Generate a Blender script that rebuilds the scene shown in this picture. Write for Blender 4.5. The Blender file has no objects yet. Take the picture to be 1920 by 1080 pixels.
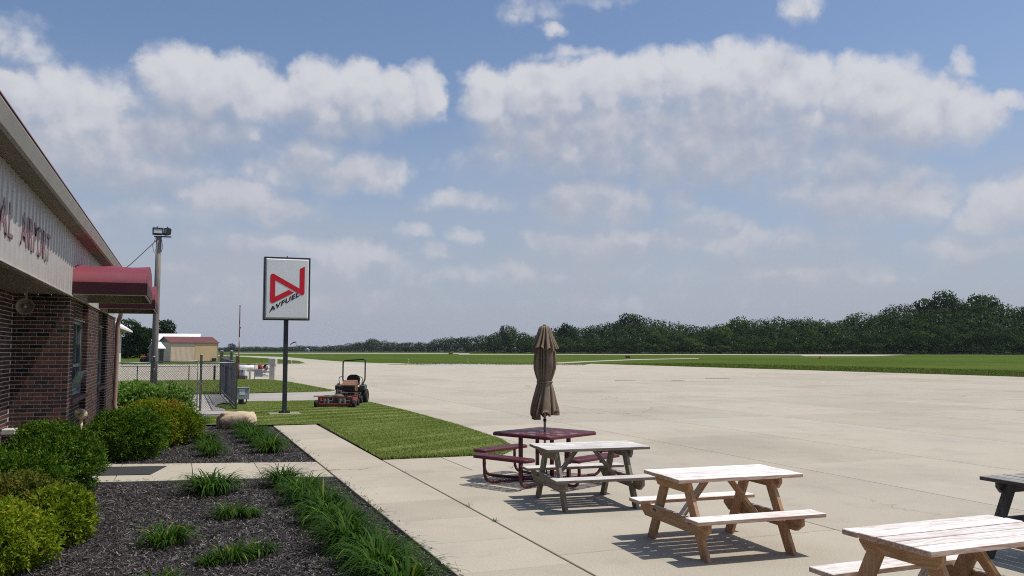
import bpy, bmesh, math, random
import numpy as np
from mathutils import Vector, Matrix

random.seed(7)
R = math.radians
SC = bpy.context.scene
COL = SC.collection

# ------------------------------------------------------------------ camera
# site frame: +Y runs along the terminal wall away from the camera, +X out onto the apron, z = 0 is the concrete
FPX, YH, CAMH = 1620.0, 657.0, 2.0
PITCH = math.atan((YH - 540.0) / FPX)
PSI = R(20.954)                                   # heading of the lens to the right of +Y
cam_d = bpy.data.cameras.new('camera')
cam = bpy.data.objects.new('camera', cam_d)
COL.objects.link(cam)
cam.location = (0, 0, CAMH)
cam.rotation_euler = (R(90) + PITCH, 0, -PSI)
cam_d.sensor_width = 36.0
cam_d.lens = 36.0 * FPX / 1920.0
cam_d.clip_start = 0.05
cam_d.clip_end = 30000.0
SC.camera = cam
SC.view_settings.view_transform = 'Standard'
SC.view_settings.look = 'None'
SC.view_settings.exposure = 0.0
SC.view_settings.gamma = 1.0
SC.view_settings.use_curve_mapping = False
try:
    SC.cycles.use_denoising = False
    SC.cycles.filter_width = 1.05
    SC.cycles.max_bounces = 6
    SC.cycles.transparent_max_bounces = 12
    SC.cycles.volume_bounces = 0
    SC.cycles.caustics_reflective = False
    SC.cycles.caustics_refractive = False
except Exception:
    pass

def ray(px, py):
    x, y, z = px - 960.0, -(py - 540.0), FPX
    c, s = math.cos(PITCH), math.sin(PITCH)
    l = (x, z * c - y * s, z * s + y * c)
    c, s = math.cos(PSI), math.sin(PSI)
    return Vector((c * l[0] + s * l[1], -s * l[0] + c * l[1], l[2]))
def at(px, py, z=0.0):
    d = ray(px, py)
    return Vector((0, 0, CAMH)) + d * ((z - CAMH) / d.z)
def at_dist(px, dist):                            # bearing of a photograph column, at a horizontal distance
    d = ray(px, YH)
    k = dist / math.hypot(d.x, d.y)
    return Vector((d.x * k, d.y * k, 0))

# ------------------------------------------------------------------ sun and sky
SUN_DIR = Vector((0.465, -0.13, 1.0)).normalized()
SUN_EL = math.asin(SUN_DIR.z)
SUN_ROT = math.atan2(SUN_DIR.x, SUN_DIR.y)
sun_d = bpy.data.lights.new('sun', 'SUN')
sun_d.energy = 4.3
sun_d.angle = R(0.53)
sun_d.color = (1.0, 0.945, 0.86)
sun = bpy.data.objects.new('sun', sun_d)
COL.objects.link(sun)
sun.rotation_euler = SUN_DIR.to_track_quat('Z', 'Y').to_euler()
sun.location = (30, 0, 60)

world = bpy.data.worlds.new('World')
SC.world = world
world.use_nodes = True
try:
    world.cycles.sampling_method = 'MANUAL'
    world.cycles.sample_map_resolution = 512
except Exception:
    pass

class NT:
    """small helper to write node graphs as expressions"""
    def __init__(s, tree):
        s.t = tree
    def n(s, typ, **kw):
        nd = s.t.nodes.new(typ)
        for k, v in kw.items():
            setattr(nd, k, v)
        return nd
    def put(s, sock, v):
        if v is None:
            return
        if isinstance(v, bpy.types.NodeSocket):
            s.t.links.new(v, sock)
        else:
            if sock.type == 'RGBA' and hasattr(v, '__len__') and len(v) == 3:
                v = (*v, 1.0)
            sock.default_value = v
    def m(s, op, a, b=None, c=None, clamp=False):
        nd = s.n('ShaderNodeMath', operation=op)
        nd.use_clamp = clamp
        s.put(nd.inputs[0], a); s.put(nd.inputs[1], b); s.put(nd.inputs[2], c)
        return nd.outputs[0]
    def vm(s, op, a, b=None, out=0):
        nd = s.n('ShaderNodeVectorMath', operation=op)
        s.put(nd.inputs[0], a); s.put(nd.inputs[1], b)
        return nd.outputs['Value'] if op in ('DOT_PRODUCT', 'LENGTH') else nd.outputs[0]
    def noise(s, vec, scale, detail=4.0, rough=0.5, col=False, dim='3D', dist=0.0):
        nd = s.n('ShaderNodeTexNoise')
        nd.noise_dimensions = dim
        s.put(nd.inputs['Vector'], vec)
        nd.inputs['Scale'].default_value = scale
        nd.inputs['Detail'].default_value = detail
        nd.inputs['Roughness'].default_value = rough
        nd.inputs['Distortion'].default_value = dist
        return nd.outputs['Color' if col else 'Fac']
    def mix(s, f, a, b, mode='MIX'):
        nd = s.n('ShaderNodeMix', data_type='RGBA', blend_type=mode)
        s.put(nd.inputs[0], f); s.put(nd.inputs[6], a); s.put(nd.inputs[7], b)
        return nd.outputs[2]
    def sstep(s, v, lo, hi, a=0.0, b=1.0):
        nd = s.n('ShaderNodeMapRange', interpolation_type='SMOOTHSTEP')
        s.put(nd.inputs[0], v); s.put(nd.inputs[1], lo); s.put(nd.inputs[2], hi)
        s.put(nd.inputs[3], a); s.put(nd.inputs[4], b)
        return nd.outputs[0]
    def ramp(s, f, stops):
        nd = s.n('ShaderNodeValToRGB')
        el = nd.color_ramp.elements
        while len(el) < len(stops):
            el.new(0.5)
        for e, (p, c) in zip(el, stops):
            e.position = p
            e.color = (*c, 1.0)
        s.put(nd.inputs[0], f)
        return nd.outputs[0]

# clouds: (photo column, row, half width, half height, weight) of each lump of cumulus, turned into bearings
CLOUDS = [
 (40,185,80,42,.8),(120,165,60,38,.75),(190,190,60,30,.7),(330,150,62,52,1),(390,180,60,48,1),(462,172,62,52,1),(530,190,55,44,.95),
 (592,178,60,50,1),(668,182,62,50,1),(740,192,60,46,.95),(796,172,38,44,.85),(120,235,150,70,.8),(270,245,150,70,.85),(330,285,110,45,.6),
 (620,225,120,36,.7),(570,300,80,46,.8),(650,325,90,40,.8),(500,310,60,34,.6),(430,365,90,34,.95),(520,392,80,30,.8),(330,405,110,24,.55),
 (470,452,130,28,.7),(660,482,78,30,.7),(590,470,60,24,.5),(870,376,75,22,.6),(778,430,30,17,.55),(868,444,32,17,.52),(820,466,48,19,.5),
 (915,190,48,50,1),(985,185,60,50,1),(1060,180,62,48,1),(1130,165,60,50,1),(1205,155,60,48,1),(1290,150,70,48,1),(1370,145,70,52,1),(1430,138,62,50,1),
 (1490,165,55,50,1),(1000,240,120,60,.8),(1180,240,190,80,.9),(1360,235,170,95,.95),(1480,250,80,80,.9),(1250,300,130,45,.7),(1400,310,130,45,.75),
 (1600,185,62,54,1),(1670,180,66,52,1),(1735,205,62,50,1),(1795,235,60,38,.9),(1650,245,130,46,.85),(1570,250,50,40,.8),
 (1600,310,95,42,.9),(1690,368,80,46,.95),(1600,375,110,42,.85),(1490,365,80,34,.6),(1095,368,74,42,.95),(1160,388,68,36,.9),(1100,458,98,30,.85),
 (1275,370,36,34,.55),(1330,415,66,26,.7),(1430,450,170,26,.6),(1900,378,60,38,.9),(1850,408,54,32,.8),(1830,470,110,26,.7),(2000,380,90,46,.8),
 (1500,18,32,22,.55),(1032,60,20,14,.46),(1085,98,45,10,.26),(1020,112,30,8,.22),(1806,124,18,18,.44),(1893,190,30,13,.45),(20,70,42,34,.36),(60,95,34,20,.30),
 (990,22,45,22,.20),(1140,2,60,10,.22),(720,505,160,22,.28),(1250,520,220,24,.22),(400,520,120,20,.22),(90,285,170,62,.85),(250,310,140,46,.78),(380,250,120,40,.7),(1100,285,210,52,.85),(1330,300,190,48,.8),(1500,300,130,44,.75),(250,402,150,34,.5),(900,520,200,24,.34),(1600,510,200,24,.4),(1150,560,220,20,.26),(620,560,200,20,.26),(-60,200,90,60,.8),(-40,320,120,50,.6)]

def build_sky():
    t = world.node_tree
    t.nodes.clear()
    g = NT(t)
    # the field of cumulus lumps as a group, so that it can be read twice (here, and a little towards the sun)
    gt = bpy.data.node_groups.new('cumulus_field', 'ShaderNodeTree')
    gt.interface.new_socket('uv', in_out='INPUT', socket_type='NodeSocketVector')
    gt.interface.new_socket('field', in_out='OUTPUT', socket_type='NodeSocketFloat')
    q = NT(gt)
    gi = q.n('NodeGroupInput'); go = q.n('NodeGroupOutput')
    uv = gi.outputs[0]
    w1 = q.vm('SUBTRACT', q.noise(uv, 1.1, 2.0, 0.5, col=True), (.5, .5, .5))
    w2 = q.vm('SUBTRACT', q.noise(uv, 2.6, 5.0, 0.62, col=True), (.5, .5, .5))
    uvd = q.vm('ADD', uv, q.vm('ADD', q.vm('MULTIPLY', w1, (.62, .42, 0)), q.vm('MULTIPLY', w2, (.42, .34, 0))))
    f = None
    for (cx, cy, rx, ry, w) in CLOUDS:
        d = ray(cx, cy)
        c, s = math.cos(PSI), math.sin(PSI)
        fx, fy = c * d.x - s * d.y, s * d.x + c * d.y
        u = math.atan2(fx, fy) * FPX / 100.0
        v = math.atan2(d.z, math.hypot(fx, fy)) * FPX / 100.0
        e = q.vm('MULTIPLY', q.vm('SUBTRACT', uvd, (u, v, 0)), (100.0 / (rx * 1.25), 100.0 / (ry * 1.25), 0))
        b = q.m('MULTIPLY_ADD', q.vm('DOT_PRODUCT', e, e), -w * .8, w)
        f = b if f is None else q.m('SMOOTH_MAX', f, b, 0.12)
    # elsewhere in the sky: the same kind of scattered cumulus
    sp = q.n('ShaderNodeSeparateXYZ'); q.put(sp.inputs[0], uv)
    au = q.m('ABSOLUTE', sp.outputs[0])
    away = q.m('MAXIMUM', q.sstep(au, 10.8, 13.0), q.sstep(sp.outputs[1], 7.4, 9.5))
    nz = q.noise(q.vm('MULTIPLY', uvd, (.16, .26, 0)), 1.0, 2.0, .5)
    f = q.m('MAXIMUM', f, q.m('MULTIPLY_ADD', q.m('SUBTRACT', nz, .5), 5.0, q.m('MULTIPLY_ADD', away, 1.6, -1.8)))
    def billow(scale, sm):
        vo = q.n('ShaderNodeTexVoronoi', feature='SMOOTH_F1')
        q.put(vo.inputs['Vector'], q.vm('ADD', uv, q.vm('MULTIPLY', w2, (.35, .3, 0))))
        vo.inputs['Scale'].default_value = scale; vo.inputs['Smoothness'].default_value = sm
        return q.m('SUBTRACT', .52, vo.outputs['Distance'])
    fine = q.noise(uv, 6.0, 6.0, 0.55)
    f = q.m('MAXIMUM', f, -1.0)
    f = q.m('ADD', f, q.m('MULTIPLY', billow(1.5, .3), .44))
    f = q.m('ADD', f, q.m('MULTIPLY', billow(3.4, .3), .24))
    f = q.m('ADD', f, q.m('MULTIPLY', q.m('SUBTRACT', fine, .5), .30))
    q.put(go.inputs[0], f)

    tc = g.n('ShaderNodeTexCoord')
    dirv = g.vm('NORMALIZE', tc.outputs['Generated'])
    rot = g.n('ShaderNodeVectorRotate', rotation_type='Z_AXIS')
    g.put(rot.inputs['Vector'], dirv)
    rot.inputs['Angle'].default_value = PSI
    sp = g.n('ShaderNodeSeparateXYZ'); g.put(sp.inputs[0], rot.outputs[0])
    az = g.m('MULTIPLY', g.m('ARCTAN2', sp.outputs[0], sp.outputs[1]), FPX / 100.0)
    el = g.m('MULTIPLY', g.m('ARCSINE', sp.outputs[2]), FPX / 100.0)
    cb = g.n('ShaderNodeCombineXYZ')
    g.put(cb.inputs[0], az); g.put(cb.inputs[1], el)
    uv = cb.outputs[0]
    def field(off):
        nd = g.n('ShaderNodeGroup'); nd.node_tree = gt
        g.put(nd.inputs[0], g.vm('ADD', uv, off))
        return nd.outputs[0]
    f0 = field((0, 0, 0))
    f1 = field((.10, .24, 0))
    f2 = field((.30, .85, 0))
    sky = g.n('ShaderNodeTexSky', sky_type='NISHITA')
    sky.sun_disc = False
    sky.sun_elevation = SUN_EL
    sky.sun_rotation = SUN_ROT
    sky.altitude = 200.0
    sky.air_density = 1.0
    sky.dust_density = 1.6
    sky.ozone_density = 2.2
    base = sky.outputs[0]
    # damp summer air: the blue pales and greys towards the horizon
    hz = g.m('POWER', g.sstep(el, -.6, 6.0, 1.0, 0.0), 1.1)
    base = g.mix(g.m('MULTIPLY', hz, SKY_HAZE), base, HAZE_COL)
    base = g.mix(1.0, base, SKY_TINT, 'MULTIPLY')
    lit = g.m('ADD', g.m('MULTIPLY', g.sstep(g.m('SUBTRACT', f0, f1), -.28, .42), .46), g.m('MULTIPLY', g.sstep(f2, 1.05, -.1), .54))
    mott = g.noise(uv, 1.9, 5.0, .6)
    lit = g.m('ADD', lit, g.m('MULTIPLY', g.m('SUBTRACT', mott, .5), .5), clamp=True)
    thick = g.sstep(f0, .2, 1.0)
    cc = g.mix(lit, CLOUD_LO, CLOUD_HI)
    cc = g.mix(g.m('MULTIPLY', hz, .55), cc, HAZE_CLOUD)
    alpha = g.sstep(f0, -.08, g.sstep(lit, .25, .9, 1.1, .60))
    alpha = g.m('MULTIPLY', alpha, g.sstep(hz, .25, 1.0, .94, .62))
    alpha = g.m('MULTIPLY', alpha, g.sstep(el, -.2, .6))
    veil = g.noise(g.vm('MULTIPLY', uv, (.20, .55, 0)), 1.0, 4, .55)
    veil = g.m('MULTIPLY', g.sstep(veil, .38, .68), g.m('MULTIPLY', g.sstep(el, 4.6, 1.6), g.sstep(el, .2, 1.3, .0, .50)))
    base = g.mix(veil, base, HAZE_CLOUD)
    out = g.mix(alpha, base, cc)
    bg = g.n('ShaderNodeBackground')
    g.put(bg.inputs[0], out)
    bg.inputs[1].default_value = SKY_STRENGTH
    wo = g.n('ShaderNodeOutputWorld')
    t.links.new(bg.outputs[0], wo.inputs[0])

SKY_STRENGTH = 0.10
SKY_HAZE = 0.88
HAZE_COL = (3.62, 3.85, 4.55)
SKY_TINT = (1.06, 1.09, 1.15)
CLOUD_HI = (6.7, 6.75, 7.2)
CLOUD_LO = (3.95, 4.25, 5.05)
HAZE_CLOUD = (4.45, 4.5, 4.98)
build_sky()

# ------------------------------------------------------------------ helpers
class MB:
    def __init__(s):
        s.v, s.f = [], []
    def add(s, vs, fs, M=None):
        o = len(s.v)
        s.v += [tuple(M @ Vector(v)) if M is not None else tuple(v) for v in vs]
        s.f += [tuple(i + o for i in f) for f in fs]
        return s
    def box(s, c, d, bev=0.0, M=None, rot=None):
        hx, hy, hz = d[0] / 2, d[1] / 2, d[2] / 2
        T = Matrix.Translation(Vector(c))
        if rot is not None:
            T = T @ rot.to_4x4()
        if M is not None:
            T = M @ T
        if bev <= 0:
            vs = [(x, y, z) for x in (-hx, hx) for y in (-hy, hy) for z in (-hz, hz)]
            fs = [(0, 1, 3, 2), (4, 6, 7, 5), (0, 4, 5, 1), (2, 3, 7, 6), (0, 2, 6, 4), (1, 5, 7, 3)]
            return s.add(vs, fs, T)
        h = (hx, hy, hz); vs = []; ix = {}
        for sx in (-1, 1):
            for sy in (-1, 1):
                for sz in (-1, 1):
                    for a in range(3):
                        p = [sg * (h[i] if i == a else h[i] - bev) for i, sg in enumerate((sx, sy, sz))]
                        ix[(sx, sy, sz, a)] = len(vs); vs.append(p)
        fs = []
        for a in range(3):
            b, c2 = (a + 1) % 3, (a + 2) % 3
            for sg in (-1, 1):
                q = []
                for (tb, tc) in ((-1, -1), (1, -1), (1, 1), (-1, 1)):
                    k = [0, 0, 0]; k[a] = sg; k[b] = tb; k[c2] = tc
                    q.append(ix[(*k, a)])
                fs.append(tuple(q))
            for tb in (-1, 1):
                for tc in (-1, 1):
                    k0 = [0, 0, 0]; k0[b] = tb; k0[c2] = tc; k1 = list(k0); k0[a] = -1; k1[a] = 1
                    fs.append((ix[(*k0, b)], ix[(*k1, b)], ix[(*k1, c2)], ix[(*k0, c2)]))
        for sx in (-1, 1):
            for sy in (-1, 1):
                for sz in (-1, 1):
                    fs.append(tuple(ix[(sx, sy, sz, a)] for a in range(3)))
        return s.add(vs, fs, T)
    def beam(s, p0, p1, w, h, up=(0, 0, 1), bev=0.0):
        p0, p1 = Vector(p0), Vector(p1)
        d = (p1 - p0); L = d.length; d.normalize()
        u = Vector(up); sd = d.cross(u).normalized(); u = sd.cross(d)
        Mx = Matrix((d, sd, u)).transposed()
        return s.box((p0 + p1) / 2, (L, w, h), bev, rot=Mx)
    def tube(s, pts, r, n=8, caps=True, closed=False):
        pts = [Vector(p) for p in pts]; N = len(pts)
        rs = r if hasattr(r, '__len__') else [r] * N
        o = len(s.v); nrm = None
        for i, p in enumerate(pts):
            if closed:
                d = pts[(i + 1) % N] - pts[i - 1]
            else:
                d = pts[min(i + 1, N - 1)] - pts[max(i - 1, 0)]
            d.normalize()
            if nrm is None:
                nrm = d.orthogonal().normalized()
            else:
                nrm = (nrm - d * nrm.dot(d))
                nrm = nrm.normalized() if nrm.length > 1e-6 else d.orthogonal().normalized()
            b = d.cross(nrm)
            for k in range(n):
                a = 2 * math.pi * k / n
                s.v.append(tuple(p + (nrm * math.cos(a) + b * math.sin(a)) * rs[i]))
        for i in range(N if closed else N - 1):
            for k in range(n):
                a0 = o + i * n + k; a1 = o + i * n + (k + 1) % n
                j = (i + 1) % N
                s.f.append((a0, a1, o + j * n + (k + 1) % n, o + j * n + k))
        if caps and not closed:
            s.f.append(tuple(o + k for k in range(n))[::-1])
            s.f.append(tuple(o + (N - 1) * n + k for k in range(n)))
        return s
    def lathe(s, prof, n=16, M=None, caps=True):
        o = len(s.v)
        for (r, z) in prof:
            for k in range(n):
                a = 2 * math.pi * k / n
                p = Vector((r * math.cos(a), r * math.sin(a), z))
                s.v.append(tuple(M @ p) if M is not None else tuple(p))
        for i in range(len(prof) - 1):
            for k in range(n):
                s.f.append((o + i * n + k, o + i * n + (k + 1) % n, o + (i + 1) * n + (k + 1) % n, o + (i + 1) * n + k))
        if caps:
            s.f.append(tuple(o + k for k in range(n))[::-1])
            s.f.append(tuple(o + (len(prof) - 1) * n + k for k in range(n)))
        return s
    def prism(s, poly, z0, z1, M=None):
        n = len(poly)
        vs = [(x, y, z0) for x, y in poly] + [(x, y, z1) for x, y in poly]
        fs = [tuple(range(n))[::-1], tuple(range(n, 2 * n))] + [(i, (i + 1) % n, n + (i + 1) % n, n + i) for i in range(n)]
        return s.add(vs, fs, M)
    def mesh(s, name, mat, smooth=False, fix=True):
        me = bpy.data.meshes.new(name)
        me.from_pydata(s.v, [], s.f)
        if fix:
            bm = bmesh.new(); bm.from_mesh(me)
            bmesh.ops.recalc_face_normals(bm, faces=bm.faces)
            bm.to_mesh(me); bm.free()
        if mat:
            me.materials.append(mat)
        if smooth:
            me.polygons.foreach_set('use_smooth', [True] * len(me.polygons))
        me.update()
        return me
    def build(s, name, mat, parent=None, smooth=False, loc=None, fix=True):
        return link(name, s.mesh(name, mat, smooth, fix), parent, loc)

def link(name, me, parent=None, loc=None, rotz=None):
    o = bpy.data.objects.new(name, me)
    COL.objects.link(o)
    if parent:
        o.parent = parent
    if loc is not None:
        o.location = loc
    if rotz is not None:
        o.rotation_euler.z = rotz
    return o
def tag(o, label=None, cat=None, group=None, kind=None):
    for k, v in (('label', label), ('category', cat), ('group', group), ('kind', kind)):
        if v:
            o[k] = v
    return o
def thing(name, label, cat, loc=(0, 0, 0), rotz=0.0, group=None):
    o = link(name, None, None, loc, rotz)
    o.empty_display_size = .2
    return tag(o, label, cat, group)
def structure(o):
    o['kind'] = 'structure'
    return o
def stuff(o, label=None):
    o['kind'] = 'stuff'
    if label:
        o['label'] = label
    return o
def arc(c, r, a0, a1, n, ax, ay):
    c, ax, ay = Vector(c), Vector(ax), Vector(ay)
    return [c + ax * r * math.cos(a0 + (a1 - a0) * i / n) + ay * r * math.sin(a0 + (a1 - a0) * i / n) for i in range(n + 1)]
def rounded(pts, r, n=5):
    pts = [Vector(p) for p in pts]; out = [pts[0]]
    for i in range(1, len(pts) - 1):
        a, b, c = pts[i - 1], pts[i], pts[i + 1]
        d0, d1 = (a - b).normalized(), (c - b).normalized()
        k = min(r, (a - b).length * .49, (c - b).length * .49)
        for j in range(n + 1):
            t = j / n
            out.append((b + d0 * k).lerp(b, t).lerp(b.lerp(b + d1 * k, t), t))
    out.append(pts[-1])
    return out
def np_mesh(name, V, F, mat, tint=None, smooth=False, nrm=None):
    V = np.ascontiguousarray(V, dtype=np.float32); F = np.ascontiguousarray(F, dtype=np.int32)
    n, k = F.shape
    me = bpy.data.meshes.new(name)
    me.vertices.add(len(V)); me.vertices.foreach_set('co', V.ravel())
    me.loops.add(n * k); me.loops.foreach_set('vertex_index', F.ravel())
    me.polygons.add(n)
    me.polygons.foreach_set('loop_start', np.arange(0, n * k, k, dtype=np.int32))
    me.polygons.foreach_set('loop_total', np.full(n, k, dtype=np.int32))
    if smooth:
        me.polygons.foreach_set('use_smooth', np.ones(n, dtype=bool))
    if tint is not None:
        at_ = me.attributes.new('tint', 'FLOAT', 'POINT')
        at_.data.foreach_set('value', np.ascontiguousarray(tint, dtype=np.float32))
    if nrm is not None:
        at_ = me.attributes.new('lobe', 'FLOAT_VECTOR', 'POINT')
        at_.data.foreach_set('vector', np.ascontiguousarray(nrm, dtype=np.float32).ravel())
    me.materials.append(mat)
    me.update(); me.validate()
    return me

# ------------------------------------------------------------------ materials
def new_mat(name):
    m = bpy.data.materials.new(name)
    m.use_nodes = True
    m.node_tree.nodes.clear()
    return m, NT(m.node_tree)
def finish(g, bsdf):
    o = g.n('ShaderNodeOutputMaterial')
    g.t.links.new(bsdf, o.inputs[0])
def principled(g, col, rough=.6, metal=0.0, spec=.4, bump=None, bstr=.3, bdist=.01):
    p = g.n('ShaderNodeBsdfPrincipled')
    g.put(p.inputs['Base Color'], col); g.put(p.inputs['Roughness'], rough)
    g.put(p.inputs['Metallic'], metal); g.put(p.inputs['Specular IOR Level'], spec)
    if bump is not None:
        b = g.n('ShaderNodeBump')
        b.inputs['Strength'].default_value = bstr; b.inputs['Distance'].default_value = bdist
        g.put(b.inputs['Height'], bump)
        g.t.links.new(b.outputs[0], p.inputs['Normal'])
    return p.outputs[0]
def obj_vec(g, stretch=(1, 1, 1), spread=20.0):
    tc = g.n('ShaderNodeTexCoord'); oi = g.n('ShaderNodeObjectInfo')
    off = g.vm('MULTIPLY', (spread, spread * .7, spread * 1.3), oi.outputs['Random'])
    return g.vm('ADD', g.vm('MULTIPLY', tc.outputs['Object'], stretch), off), oi.outputs['Random']
def mat(name, c1, c2=None, scale=8.0, rough=.6, metal=0.0, spec=.4, bump=.0, bscale=None, stretch=(1, 1, 1), detail=5.0, objvar=0.0, lo=.35, hi=.65):
    m, g = new_mat(name)
    v, rnd = obj_vec(g, stretch)
    n = g.noise(v, scale, detail, .6)
    c2 = c2 or tuple(x * .75 for x in c1)
    col = g.mix(g.sstep(n, lo, hi), c2, c1)
    if objvar:
        hs = g.n('ShaderNodeHueSaturation')
        g.put(hs.inputs['Color'], col)
        g.put(hs.inputs['Value'], g.m('MULTIPLY_ADD', rnd, objvar * 2, 1 - objvar))
        col = hs.outputs[0]
    b = g.noise(v, bscale or scale * 4, 4, .6) if bump else None
    finish(g, principled(g, col, g.m('MULTIPLY_ADD', n, .2, rough - .1), metal, spec, b, bump, .01))
    return m

def wood_mat(name, light, dark, grain, rough=.7, knots=.4, weather=None):
    return [wood_axis(name + sfx, light, dark, grain, rough, knots, weather, ax) for ax, sfx in enumerate(('', '_crosswise', '_upright'))]
def wood_axis(name, light, dark, grain, rough, knots, weather, ax):
    def st(a, b):
        v_ = [b, b, b]; v_[ax] = a
        return tuple(v_)
    m, g = new_mat(name)
    v, rnd = obj_vec(g, (1, 1, 1), 9.0)
    vs = g.vm('MULTIPLY', v, st(1.5, 42))
    wv = g.noise(v, 1.7, 2, .5, col=True)
    vs = g.vm('ADD', vs, g.vm('MULTIPLY', g.vm('SUBTRACT', wv, (.5, .5, .5)), st(2, 7)))
    n1 = g.noise(vs, 1.0, 6, .62)
    n2 = g.noise(g.vm('MULTIPLY', v, st(.9, 6)), 1.0, 3, .5)
    col = g.mix(g.sstep(n1, .42, .62), dark, light)
    col = g.mix(g.m('MULTIPLY', g.sstep(n2, .52, .68), knots), col, grain)
    if weather:
        tc = g.n('ShaderNodeNewGeometry')
        n3 = g.noise(v, 3.0, 5, .65)
        sp = g.n('ShaderNodeSeparateXYZ'); tcn = g.n('ShaderNodeTexCoord'); g.put(sp.inputs[0], tcn.outputs['Normal'])
        up = g.sstep(sp.outputs[2], .4, .8)         # the weathered, bleached upper faces of the boards
        col = g.mix(g.m('MULTIPLY', up, g.sstep(n3, .25, .55, .55, 1.0)), col, g.mix(g.sstep(n1, .38, .54), weather[1], weather[0]))
    hs = g.n('ShaderNodeHueSaturation'); g.put(hs.inputs['Color'], col)
    g.put(hs.inputs['Value'], g.m('MULTIPLY_ADD', rnd, .3, .85))
    finish(g, principled(g, hs.outputs[0], rough, 0, .3, n1, .35, .004))
    return m

def leaf_mat(name, stops, trans=.35, rough=.5, spec=.35, sward=0.0, lobe=0.0):
    m, g = new_mat(name)
    a = g.n('ShaderNodeAttribute'); a.attribute_name = 'tint'
    oi = g.n('ShaderNodeObjectInfo')
    col = g.ramp(a.outputs['Fac'], stops)
    hs = g.n('ShaderNodeHueSaturation'); g.put(hs.inputs['Color'], col)
    g.put(hs.inputs['Value'], g.m('MULTIPLY_ADD', oi.outputs['Random'], .3, .85))
    col = hs.outputs[0]
    p = principled(g, col, rough, 0, spec)
    if sward:
        geo = g.n('ShaderNodeNewGeometry')
        nn = g.vm('NORMALIZE', g.vm('ADD', g.vm('MULTIPLY', geo.outputs['Normal'], (1 - sward,) * 3), (0, 0, sward)))
        g.t.links.new(nn, p.node.inputs['Normal'])
    if lobe:                                        # far foliage: leaves too small to see shade with the clump they sit on
        geo = g.n('ShaderNodeNewGeometry'); la = g.n('ShaderNodeAttribute'); la.attribute_name = 'lobe'
        vt = g.n('ShaderNodeVectorTransform', vector_type='NORMAL', convert_from='OBJECT', convert_to='WORLD')
        g.put(vt.inputs[0], la.outputs['Vector'])
        nn = g.vm('NORMALIZE', g.vm('ADD', g.vm('MULTIPLY', geo.outputs['Normal'], (1 - lobe,) * 3), g.vm('MULTIPLY', vt.outputs[0], (lobe,) * 3)))
        g.t.links.new(nn, p.node.inputs['Normal'])
    tr = g.n('ShaderNodeBsdfTranslucent')
    g.put(tr.inputs[0], g.mix(1.0, col, (1.0, 1.0, .55), 'MULTIPLY'))
    mx = g.n('ShaderNodeMixShader'); mx.inputs[0].default_value = trans
    g.t.links.new(p, mx.inputs[1]); g.t.links.new(tr.outputs[0], mx.inputs[2])
    finish(g, mx.outputs[0])
    return m

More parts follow.
